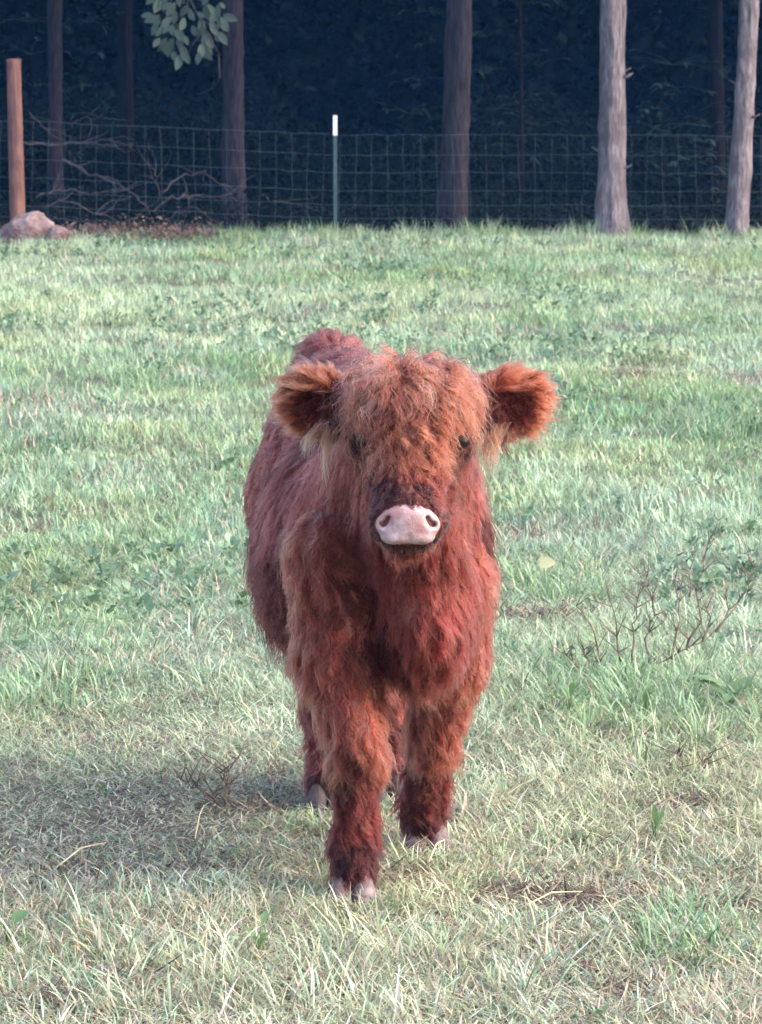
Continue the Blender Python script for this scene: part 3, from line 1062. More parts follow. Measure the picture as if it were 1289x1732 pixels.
twig_plant('dead_weed', 1030, 1150, [
    [(1032, 1150, 0), (1080, 1128, 0.02), (1130, 1115, 0.04), (1190, 1085, 0.06), (1250, 1020, 0.1)],
    [(1012, 1140, 0), (1012, 1095, 0.02), (1000, 1055, 0.02), (975, 1025, 0.0)],
    [(1070, 1130, 0.02), (1070, 1070, 0.04), (1075, 1030, 0.05), (1095, 975, 0.06)],
    [(1135, 1115, 0.04), (1150, 1050, 0.05), (1145, 1000, 0.08), (1145, 940, 0.1)],
    [(1110, 1050, 0.1), (1100, 1010, 0.1), (1090, 960, 0.12)],
    [(1165, 1020, 0.2), (1170, 985, 0.2), (1160, 950, 0.22)],
    [(985, 1135, 0), (960, 1115, 0), (945, 1100, 0.0)],
    [(1190, 1085, 0.06), (1200, 1050, 0.08), (1195, 1030, 0.1)],
    [(1190, 960, 0.3), (1200, 920, 0.3), (1215, 880, 0.3)],
    [(1100, 1122, 0.04), (1092, 1080, 0.05), (1105, 1040, 0.06), (1100, 1000, 0.06)],
    [(1060, 1135, 0.02), (1045, 1090, 0.03), (1040, 1050, 0.03), (1030, 1010, 0.03)],
    [(1160, 1100, 0.06), (1185, 1050, 0.07), (1180, 1000, 0.08), (1190, 950, 0.09)],
    [(1210, 1070, 0.06), (1235, 1030, 0.08), (1260, 1000, 0.1), (1275, 960, 0.1)],
    [(1020, 1145, 0.02), (990, 1110, 0.02), (980, 1080, 0.03)]],
    'spreading dead twiggy weed in the grass right of the calf', M['dead_stem'], 1, 0.0030)
twig_plant('dead_weed', 372, 1368, [
    [(372, 1368, 0), (360, 1345, 0), (335, 1332, 0.01), (305, 1318, 0.02)],
    [(370, 1366, 0), (350, 1325, 0.01), (338, 1305, 0.01)],
    [(388, 1366, 0), (384, 1325, 0.01), (362, 1302, 0.01)],
    [(388, 1340, 0.01), (384, 1310, 0.02), (380, 1296, 0.02)]],
    'small dark dead weed in the grass left of the calf', M['dead_stem'], 2, 0.0028)
twig_plant('dead_weed', 1160, 1310, [
    [(1160, 1310, 0), (1150, 1290, 0), (1146, 1275, 0.01)],
    [(1190, 1310, 0), (1192, 1290, 0), (1198, 1275, 0.0)]],
    'tiny dead weed low at right below the green leafy plant', M['dead_stem'], 3, 0.0026)


def broad_weed(px, py, n, L, label, seed, mat, up=(0.3, 1.0), wide=0.5):
    b = gp(px, py)
    r = random.Random(seed)
    root = empty('broad_leaf_weed', b)
    for k in range(n):
        a = 2 * math.pi * k / n + r.uniform(-0.4, 0.4); el = r.uniform(*up)
        d = Vector((math.cos(a) * math.cos(el), math.sin(a) * math.cos(el), math.sin(el)))
        mb = MB(); l = L * r.uniform(0.7, 1.2)
        st = Vector((d.x * 0.3, d.y * 0.3, 1)).normalized() * r.uniform(0.02, 0.05)
        mb.leaf(st, d, l, l * wide, droop=r.uniform(0.2, 0.6))
        lf = mb.build('leaf', mat, root)
        m2 = MB(); m2.tube([Vector((0, 0, -0.01)), st * 0.6, st], [0.002, 0.0018, 0.0015], 5); m2.build('leaf_stalk', mat, lf)
    tag(root, label, 'weed', 'broad-leaved weeds in the pasture')


broad_weed(1238, 1200, 7, 0.075, 'bright green broad-leaved weed at the right edge', 1, M['weed_leaf'])
broad_weed(1090, 1215, 7, 0.07, 'green leafy weed under the spreading dead weed', 2, M['weed_leaf'], (0.6, 1.3), 0.22)
broad_weed(965, 1215, 8, 0.07, 'green leafy weed between the calf and the dead weed', 3, M['weed_leaf'], (0.5, 1.3), 0.22)
broad_weed(18, 1612, 6, 0.036, 'broad-leaved weed at the left edge near the bottom', 4, M['weed_leaf'], (0.1, 0.8), 0.7)
broad_weed(440, 1625, 6, 0.06, 'bright green grass-like weed left of the front hoof, near the bottom', 5, M['weed_leaf'], (0.8, 1.4), 0.16)
broad_weed(1110, 1430, 6, 0.06, 'green tuft-like weed low right, among dry grass', 6, M['weed_leaf'], (0.8, 1.4), 0.14)


def fallen_leaf(px, py, L, label, seed, mat):
    b = gp(px, py); b.z += 0.045
    r = random.Random(seed)
    mb = MB()
    mb.leaf((-L / 2, 0, 0), (1, 0.15, 0.25), L, L * 0.75, up=Vector((0, -0.7, 0.8)), fold=0.35, droop=0.1)
    o = mb.build('fallen_leaf', mat)
    o.location = b
    o.rotation_euler = (0.2, 0, r.uniform(-0.5, 0.5))
    tag(o, label, 'leaf')


fallen_leaf(925, 985, 0.05, 'pale yellow fallen leaf in the grass right of the calf', 1, M['yellow_leaf'])


def straw(px0, py0, px1, py1, label, seed):
    a, b = gp(px0, py0), gp(px1, py1)
    a.z += 0.022; b.z += 0.035
    mid = a.lerp(b, 0.5) + Vector((0, 0, 0.012))
    mb = MB(); mb.tube([a - a, a.lerp(mid, 0.5) - a, mid - a, mid.lerp(b, 0.5) - a, b - a], [0.0014, 0.0014, 0.0013, 0.0011, 0.0006], 5)
    o = mb.build('straw_stem', M['straw']); o.location = a
    tag(o, label, 'straw', 'long dry straw stems')


M['straw'] = noisy_mat('straw', (0.42, 0.33, 0.19), (0.60, 0.50, 0.32), 40, 0.6, 0.1)
straw(95, 1490, 180, 1460, 'long dry straw lying over the bare soil at left', 1)
straw(330, 1440, 345, 1395, 'upright pale straw in the brown thatch left of the calf', 2)
straw(680, 1455, 700, 1425, 'short straw just under the rear front hoof', 3)
straw(725, 1480, 752, 1455, 'straw crossing below the right front hoof', 4)
straw(880, 1560, 985, 1545, 'long reddish straw over bare soil right of the hooves', 5)
straw(1190, 1410, 1289, 1425, 'long straw lying at the right edge', 6)


# ------------------------------------------------------------------ calf
def sdf_eval(prim, P):
    kind = prim['k']
    if kind == 'cap':
        a, b, ra, rb = prim['a'], prim['b'], prim['ra'], prim['rb']
        ab = b - a
        t = np.clip(((P - a) @ ab) / (ab @ ab), 0, 1)
        return np.linalg.norm(P - (a + t[..., None] * ab), axis=-1) - (ra + (rb - ra) * t)
    q = (P - prim['c']) @ prim['R']
    r = prim['r']
    k0 = np.linalg.norm(q / r, axis=-1)
    k1 = np.linalg.norm(q / (r * r), axis=-1) + 1e-9
    return k0 * (k0 - 1) / k1


def cap(a, b, ra, rb, tag_, s=0.03):
    return dict(k='cap', a=np.array(a, float), b=np.array(b, float), ra=ra, rb=rb, tag=tag_, s=s,
                lo=np.minimum(np.array(a) - ra, np.array(b) - rb), hi=np.maximum(np.array(a) + ra, np.array(b) + rb))


def ell(c, r, tag_, R=None, s=0.03):
    R = np.eye(3) if R is None else np.array(R)
    c = np.array(c, float); r = np.array(r, float)
    m = r.max()
    return dict(k='ell', c=c, r=r, R=R, tag=tag_, s=s, lo=c - m, hi=c + m)


def sdf_grid(prims, carves, lo, hi, h):
    lo = np.array(lo, float); hi = np.array(hi, float)
    n = np.ceil((hi - lo) / h).astype(int) + 1
    ax = [lo[i] + h * np.arange(n[i]) for i in range(3)]
    V = np.full(n, 0.2, np.float32)
    for mode, lst in (('u', prims), ('c', carves)):
        for p in lst:
            m = p['s'] + 0.05
            i0 = np.clip(np.floor((p['lo'] - m - lo) / h).astype(int), 0, n - 1)
            i1 = np.clip(np.ceil((p['hi'] + m - lo) / h).astype(int) + 1, 1, n)
            if np.any(i1 <= i0):
                continue
            sl = tuple(slice(i0[k], i1[k]) for k in range(3))
            X = np.stack(np.meshgrid(*[ax[k][sl[k]] for k in range(3)], indexing='ij'), -1)
            d = sdf_eval(p, X)
            k = p['s']
            cur = V[sl]
            if mode == 'c':
                d = -d
                hh = np.clip(0.5 - 0.5 * (d - cur) / k, 0, 1)
                V[sl] = d * (1 - hh) + cur * hh + k * hh * (1 - hh)
            else:
                hh = np.clip(0.5 + 0.5 * (cur - d) / k, 0, 1)
                V[sl] = cur * (1 - hh) + d * hh - k * hh * (1 - hh)
    return V, lo


def surface_nets(V, lo, h):
    nx, ny, nz = V.shape
    ins = V < 0
    c = [V[i:nx - 1 + i, j:ny - 1 + j, k:nz - 1 + k] for i in (0, 1) for j in (0, 1) for k in (0, 1)]
    offs = [(i, j, k) for i in (0, 1) for j in (0, 1) for k in (0, 1)]
    cnt = sum((a < 0).astype(np.int8) for a in c)
    act = (cnt > 0) & (cnt < 8)
    idx = np.argwhere(act)
    cv = [a[act] for a in c]
    pos = np.zeros((len(idx), 3)); num = np.zeros(len(idx))
    for a in range(8):
        for b in range(a + 1, 8):
            oa, ob = np.array(offs[a]), np.array(offs[b])
            if np.abs(oa - ob).sum() != 1:
                continue
            va, vb = cv[a], cv[b]
            cr = (va < 0) != (vb < 0)
            t = np.where(cr, va / np.where(cr, va - vb, 1), 0)
            pos += np.where(cr[:, None], oa + t[:, None] * (ob - oa), 0)
            num += cr
    verts = lo + h * (idx + pos / num[:, None])
    vid = np.full((nx - 1, ny - 1, nz - 1), -1, np.int64)
    vid[act] = np.arange(len(idx))
    faces = []
    for axis in range(3):
        sl0 = [slice(None)] * 3; sl1 = [slice(None)] * 3
        sl0[axis] = slice(0, -1); sl1[axis] = slice(1, None)
        a, b = ins[tuple(sl0)], ins[tuple(sl1)]
        for flip, m in ((False, a & ~b), (True, ~a & b)):
            e = np.argwhere(m)
            u, v = (axis + 1) % 3, (axis + 2) % 3
            ok = (e[:, u] > 0) & (e[:, v] > 0) & (e[:, u] < V.shape[u] - 1) & (e[:, v] < V.shape[v] - 1)
            e = e[ok]
            q = []
            for du, dv in ((-1, -1), (0, -1), (0, 0), (-1, 0)):
                f = e.copy(); f[:, u] += du; f[:, v] += dv
                q.append(vid[f[:, 0], f[:, 1], f[:, 2]])
            q = np.stack(q, 1)
            if flip:
                q = q[:, ::-1]
            faces.append(q)
    return verts, np.concatenate(faces)


def rot_to(xaxis, yaxis):
    x = np.array(xaxis, float); x /= np.linalg.norm(x)
    y = np.array(yaxis, float); y -= x * (y @ x); y /= np.linalg.norm(y)
    return np.stack([x, y, np.cross(x, y)], 1)


def A3(px, py, y):
    return np.array(at(px, py, y))


# ---- the body as one continuous surface
HX = 697
ear_l_base, ear_l_tip = A3(592, 694, 5.01), A3(500, 672, 5.03)
ear_r_base, ear_r_tip = A3(806, 694, 5.01), A3(903, 672, 5.03)
prims = [
    # head
    ell(A3(HX, 692, 5.00), (0.084, 0.092, 0.058), 'skull'),
    ell(A3(HX, 668, 4.99), (0.086, 0.07, 0.036), 'poll'),
    ell(A3(HX, 738, 4.96), (0.088, 0.072, 0.062), 'face'),
    cap(A3(HX - 1, 745, 4.93), A3(691, 868, 4.83), 0.062, 0.046, 'face'),
    ell(A3(690, 884, 4.825), (0.054, 0.042, 0.038), 'muzzle', s=0.02),
    cap(A3(695, 800, 5.0), A3(691, 900, 4.87), 0.062, 0.036, 'jaw'),
    # neck
    cap(A3(692, 730, 5.06), A3(668, 860, 5.24), 0.088, 0.135, 'neck', 0.05),
    cap(A3(694, 850, 5.03), A3(712, 1010, 5.15), 0.068, 0.090, 'chest', 0.04),
    # trunk
    ell(A3(664, 930, 5.28), (0.136, 0.15, 0.205), 'shoulder', s=0.05),
    ell(A3(716, 1050, 5.12), (0.078, 0.11, 0.105), 'chest', s=0.03),
    ell(A3(622, 890, 5.52), (0.174, 0.33, 0.185), 'barrel', s=0.06),
    ell(A3(545, 955, 5.50), (0.102, 0.22, 0.120), 'barrel', s=0.05),
    ell(A3(575, 820, 5.82), (0.150, 0.20, 0.175), 'hip', s=0.06),
    ell(A3(556, 695, 5.85), (0.088, 0.15, 0.095), 'hip', s=0.05),
    cap(A3(668, 700, 5.28), A3(562, 618, 5.90), 0.055, 0.040, 'topline', 0.06),
    cap(A3(556, 596, 5.86), A3(556, 640, 5.98), 0.022, 0.04, 'topline', 0.05),
    # front leg, stepping forward (left in the picture)
    cap(A3(566, 940, 5.15), A3(570, 1110, 5.11), 0.076, 0.058, 'foreleg_up', 0.02),
    cap(A3(570, 1110, 5.11), A3(607, 1265, 5.03), 0.058, 0.038, 'foreleg_up', 0.03),
    ell(A3(608, 1272, 5.03), (0.036, 0.040, 0.044), 'knee', s=0.02),
    cap(A3(607, 1280, 5.04), A3(600, 1425, 5.03), 0.031, 0.026, 'foreleg_low', 0.02),
    cap(A3(600, 1425, 5.03), A3(597, 1488, 5.01), 0.031, 0.028, 'fetlock', 0.02),
    # front leg, set back (right in the picture)
    cap(A3(752, 980, 5.24), A3(756, 1110, 5.26), 0.078, 0.058, 'foreleg_up', 0.03),
    cap(A3(756, 1110, 5.26), A3(735, 1245, 5.30), 0.058, 0.038, 'foreleg_up', 0.03),
    ell(A3(734, 1248, 5.29), (0.034, 0.038, 0.042), 'knee', s=0.02),
    cap(A3(733, 1255, 5.30), A3(716, 1365, 5.37), 0.030, 0.026, 'foreleg_low', 0.02),
    cap(A3(716, 1365, 5.37), A3(718, 1422, 5.36), 0.030, 0.028, 'fetlock', 0.02),
    # hind legs
    cap(A3(540, 850, 5.84), A3(562, 1020, 5.70), 0.115, 0.062, 'thigh', 0.05),
    cap(A3(562, 1020, 5.70), A3(552, 1190, 5.84), 0.058, 0.034, 'hindleg', 0.03),
    cap(A3(552, 1190, 5.84), A3(556, 1320, 5.71), 0.036, 0.027, 'hindleg_low', 0.02),
    cap(A3(556, 1320, 5.71), A3(555, 1366, 5.69), 0.029, 0.026, 'fetlock', 0.02),
    cap(A3(622, 850, 5.86), A3(636, 1020, 5.76), 0.115, 0.065, 'thigh', 0.05),
    cap(A3(636, 1020, 5.76), A3(650, 1190, 5.92), 0.058, 0.038, 'hindleg', 0.03),
    cap(A3(650, 1190, 5.92), A3(658, 1310, 5.79), 0.036, 0.027, 'hindleg_low', 0.02),
    cap(A3(658, 1310, 5.79), A3(658, 1352, 5.77), 0.029, 0.026, 'fetlock', 0.02),
    # ears
    cap(ear_l_base + [0.03, 0, 0], ear_l_base * 0.6 + ear_l_tip * 0.4, 0.034, 0.036, 'ear', 0.025),
    cap(ear_r_base - [0.03, 0, 0], ear_r_base * 0.6 + ear_r_tip * 0.4, 0.034, 0.036, 'ear', 0.025),
]
for eb, et in ((ear_l_base, ear_l_tip), (ear_r_base, ear_r_tip)):
    prims.append(ell(eb * 0.42 + et * 0.58, (0.058, 0.022, 0.051), 'ear', rot_to(et - eb, (0, 1, 0.25)), 0.02))
carves = []
for eb, et in ((ear_l_base, ear_l_tip), (ear_r_base, ear_r_tip)):
    carves.append(ell(eb * 0.44 + et * 0.56 + [0, -0.024, -0.006], (0.042, 0.018, 0.034), 'ear', rot_to(et - eb, (0, 1, 0.25)), 0.012))
lo = np.min([p['lo'] for p in prims], axis=0) - 0.04
hi = np.max([p['hi'] for p in prims], axis=0) + 0.04
HV = 0.0065
V, lo_ = sdf_grid(prims, carves, lo, hi, HV)
bverts, bfaces = surface_nets(V, lo_, HV)

M['skin'] = noisy_mat('calf_skin', (0.09, 0.030, 0.022), (0.17, 0.055, 0.038), 30, 0.8, 0.1)
M['nose'] = noisy_mat('calf_nose', (0.30, 0.17, 0.165), (0.46, 0.335, 0.34), 80, 0.55, 0.6, bumpdist=0.004, spec=0.35, c3=(0.30, 0.15, 0.14), scale3=24)
M['horn'] = noisy_mat('hoof_horn', (0.05, 0.035, 0.036), (0.23, 0.17, 0.165), 70, 0.65, 0.6, (1, 1, 0.10), 5, bumpdist=0.004, c3=(0.10, 0.065, 0.06), scale3=22)
M['horn_dark'] = noisy_mat('hoof_horn_dark', (0.02, 0.015, 0.015), (0.06, 0.043, 0.043), 70, 0.65, 0.6, (1, 1, 0.10), 5, bumpdist=0.004)
m, nt, N, L_, bs = new_mat('calf_eye')
bs.inputs['Base Color'].default_value = (0.010, 0.006, 0.005, 1); bs.inputs['Specular IOR Level'].default_value = 0.25; bs.inputs['Roughness'].default_value = 0.3
M['eye'] = m

CALF_O = Vector((0.0, 5.35, 0.0))
calf = empty('calf', CALF_O)
tag(calf, 'shaggy red-brown highland calf standing in the pasture, facing the camera', 'calf')
body = mesh_obj('body', (bverts - np.array(CALF_O)).tolist(), bfaces.tolist(), M['skin'], calf)

# ---- nose, eyes, hooves, tail
nc = A3(690, 886, 4.779)
npr = [ell(nc + [0, 0.014, 0.012], (0.034, 0.018, 0.017), 'n', s=0.010),
       ell(nc + [-0.030, 0.016, -0.003], (0.018, 0.018, 0.017), 'n', s=0.012),
       ell(nc + [0.030, 0.016, -0.003], (0.018, 0.018, 0.017), 'n', s=0.012),
       ell(nc + [0, 0.012, -0.006], (0.026, 0.017, 0.024), 'n', s=0.010),
       ell(nc + [-0.020, 0.016, -0.022], (0.020, 0.018, 0.011), 'n', s=0.008),
       ell(nc + [0.020, 0.016, -0.022], (0.020, 0.018, 0.011), 'n', s=0.008)]
ncv = []
for s in (-1, 1):
    ncv.append(ell(nc + [s * 0.039, -0.0045, 0.001], (0.014, 0.010, 0.011), 'n', rot_to((1, 0, -s * 0.5), (0, 1, 0)), s=0.008))
    for q_ in range(5):
        a_ = q_ / 4
        ncv.append(cap(nc + [s * (0.030 + 0.012 * a_), -0.004, 0.008 - 0.010 * a_ - 0.004 * math.sin(3.14 * a_)], nc + [s * (0.028 + 0.010 * a_), 0.016, 0.008 - 0.010 * a_ - 0.004 * math.sin(3.14 * a_)], 0.0034, 0.0028, 'n', 0.004))
ncv.append(cap(nc + [0, -0.010, -0.008], nc + [0, -0.006, -0.034], 0.0015, 0.003, 'n', 0.007))
Vn, l2 = sdf_grid(npr, ncv, nc - [0.075, 0.05, 0.06], nc + [0.075, 0.06, 0.06], 0.002)
v2, f2 = surface_nets(Vn, l2, 0.002)
nose = mesh_obj('nose', (v2 - np.array(CALF_O)).tolist(), f2.tolist(), M['nose'], calf)
M['nostril'] = noisy_mat('nostril_skin', (0.12, 0.06, 0.056), (0.20, 0.105, 0.10), 80, 0.6, 0.2, bumpdist=0.002)
for s in (-1, 1):
    bm = bmesh.new(); bmesh.ops.create_uvsphere(bm, u_segments=18, v_segments=12, radius=1.0)
    for v in bm.verts:
        v.co = Vector((v.co.x * 0.0100, v.co.y * 0.003, v.co.z * 0.0070))
    me = bpy.data.meshes.new('nostril'); bm.to_mesh(me); bm.free()
    me.polygons.foreach_set('use_smooth', np.ones(len(me.polygons), bool)); me.materials.append(M['nostril'])
    no_ = link(bpy.data.objects.new('nostril', me), nose); no_.location = Vector(nc + [s * 0.036, 0.0160, 0.002]) - CALF_O
nose['label'] = 'bare pale pink nose with two nostrils'
for sx in (617, 779):
    e = A3(sx, 746, 4.921)
    bm = bmesh.new(); bmesh.ops.create_uvsphere(bm, u_segments=24, v_segments=16, radius=0.0135)
    me = bpy.data.meshes.new('eye'); bm.to_mesh(me); bm.free()
    me.polygons.foreach_set('use_smooth', np.ones(len(me.polygons), bool)); me.materials.append(M['eye'])
    eo = link(bpy.data.objects.new('eye', me), calf); eo.location = Vector(e) - CALF_O
hoof_pts = [(596, 1512, 4.985, 0.0), (724, 1432, 5.345, 0.1), (554, 1366, 5.665, 0.0), (656, 1358, 5.745, 0.0)]
for hi_, (hx, hy, hyd, yaw) in enumerate(hoof_pts):
    hmat = M['horn'] if hi_ < 2 else M['horn_dark']
    c = A3(hx, hy, hyd); c[2] = 0.0
    for s in (-1, 1):
        pr = [cap(c + [s * 0.0165, 0.014, 0.034], c + [s * 0.0185, -0.010, 0.010], 0.0165, 0.0190, 'h', 0.006),
              cap(c + [s * 0.020, -0.006, 0.012], c + [s * 0.017, -0.030, 0.006], 0.019, 0.010, 'h', 0.012)]
        Vh, l3 = sdf_grid(pr, [], c - [0.06, 0.06, 0.03], c + [0.06, 0.06, 0.09], 0.003)
        zz = l3[2] + 0.003 * np.arange(Vh.shape[2])
        Vh = np.maximum(Vh, (0.001 - zz)[None, None, :])
        v3, f3 = surface_nets(Vh, l3, 0.003)
        if s == -1:
            ho = mesh_obj('hoof', (v3 - np.array(CALF_O)).tolist(), f3.tolist(), hmat, calf)
        else:
            mesh_obj('hoof_claw', (v3 - np.array(CALF_O)).tolist(), f3.tolist(), hmat, ho)
tl = MB()
tb = np.array(at(556, 625, 6.02))
tl.tube([Vector(tb + [0, 0, 0]), Vector(tb + [0, 0.05, -0.05]), Vector(tb + [0, 0.05, -0.25]), Vector(tb + [0.0, 0.03, -0.42]), Vector(tb + [0, 0.03, -0.50])], [0.022, 0.02, 0.016, 0.028, 0.008], 12)
tail = tl.build('tail', M['skin'], calf, origin=CALF_O)


# ---- fur
def tri_data(ob):
    me = ob.data
    me.calc_loop_triangles()
    nv = len(me.vertices)
    co = np.empty(nv * 3, np.float32); me.vertices.foreach_get('co', co); co = co.reshape(-1, 3).astype(float)
    no = np.empty(nv * 3, np.float32); me.vertices.foreach_get('normal', no); no = no.reshape(-1, 3).astype(float)
    tr = np.empty(len(me.loop_triangles) * 3, np.int32); me.loop_triangles.foreach_get('vertices', tr); tr = tr.reshape(-1, 3)
    return co, no, tr


co, no, tr = tri_data(body)
co = co + np.array(CALF_O)
tc = co[tr].mean(1)
area = 0.5 * np.linalg.norm(np.cross(co[tr[:, 1]] - co[tr[:, 0]], co[tr[:, 2]] - co[tr[:, 0]]), axis=1)
TAGS = sorted(set(p['tag'] for p in prims))
TI = {t: i for i, t in enumerate(TAGS)}


def tags_of(P):
    best = np.full(len(P), 9.0); tg = np.zeros(len(P), int)
    for p in prims:
        d = sdf_eval(p, P)
        mk = d < best
        best = np.where(mk, d, best); tg = np.where(mk, TI[p['tag']], tg)
    return tg


def sample(n, dens):
    w = area * dens
    ci = np.cumsum(w); ci /= ci[-1]
    t = np.searchsorted(ci, rng.uniform(0, 1, n))
    a, b = rng.uniform(0, 1, n), rng.uniform(0, 1, n)
    sw = a + b > 1
    a[sw] = 1 - a[sw]; b[sw] = 1 - b[sw]
    w0 = (1 - a - b)[:, None]; w1 = a[:, None]; w2 = b[:, None]
    p = co[tr[t, 0]] * w0 + co[tr[t, 1]] * w1 + co[tr[t, 2]] * w2
    nn = nrm(no[tr[t, 0]] * w0 + no[tr[t, 1]] * w1 + no[tr[t, 2]] * w2)
    return p, nn


eye_c = [A3(617, 746, 4.921), A3(779, 746, 4.921)]
REG = {  # length, lift, gravity, wave amp, wave freq, flow (x outward factor, y, z), colour
    'poll':        (0.058, 0.38, 0.95, 0.0060, 26, (0.45, -0.75, -0.15), (0.56, 0.205, 0.110)),
    'skull':       (0.052, 0.36, 0.85, 0.0065, 30, (0.30, -0.45, -0.70), (0.50, 0.172, 0.092)),
    'face':        (0.018, 0.32, 0.40, 0.0022, 40, (0.35, 0.25, -0.80), (0.26, 0.070, 0.048)),
    'muzzle':      (0.010, 0.35, 0.20, 0.0005, 40, (0.4, 0.6, -0.3), (0.10, 0.045, 0.042)),
    'jaw':         (0.020, 0.30, 0.70, 0.0020, 35, (0.2, 0.45, -0.8), (0.21, 0.058, 0.042)),
    'neck':        (0.040, 0.22, 0.80, 0.0030, 26, (0.12, 0.30, -1.0), (0.29, 0.070, 0.050)),
    'chest':       (0.034, 0.17, 0.90, 0.0030, 22, (0.05, 0.05, -1.0), (0.30, 0.070, 0.050)),
    'shoulder':    (0.036, 0.18, 0.80, 0.0035, 24, (0.05, 0.25, -1.0), (0.30, 0.072, 0.052)),
    'barrel':      (0.042, 0.17, 0.80, 0.0045, 24, (0.0, 0.40, -1.0), (0.215, 0.054, 0.046)),
    'hip':         (0.030, 0.20, 0.80, 0.0030, 26, (0.1, 0.55, -0.9), (0.28, 0.075, 0.058)),
    'topline':     (0.030, 0.40, 0.60, 0.0020, 26, (0.5, 0.75, -0.3), (0.30, 0.105, 0.082)),
    'foreleg_up':  (0.034, 0.26, 0.70, 0.0045, 26, (0.1, 0.10, -1.0), (0.42, 0.128, 0.078)),
    'knee':        (0.034, 0.34, 0.70, 0.0050, 32, (0.0, 0.15, -1.0), (0.42, 0.128, 0.075)),
    'foreleg_low': (0.032, 0.30, 0.60, 0.0048, 36, (0.0, 0.10, -1.0), (0.20, 0.048, 0.036)),
    'fetlock':     (0.024, 0.28, 0.70, 0.0030, 40, (0.0, 0.05, -1.0), (0.085, 0.028, 0.028)),
    'thigh':       (0.036, 0.22, 0.80, 0.0040, 26, (0.0, 0.30, -1.0), (0.25, 0.066, 0.050)),
    'hindleg':     (0.038, 0.30, 0.75, 0.0040, 28, (0.0, 0.20, -1.0), (0.33, 0.095, 0.065)),
    'hindleg_low': (0.030, 0.30, 0.70, 0.0040, 32, (0.0, 0.20, -1.0), (0.17, 0.045, 0.036)),
    'ear':         (0.026, 0.34, 0.35, 0.0015, 24, (0.0, 0.0, 0.0), (0.56, 0.19, 0.09)),
}
KP = 8


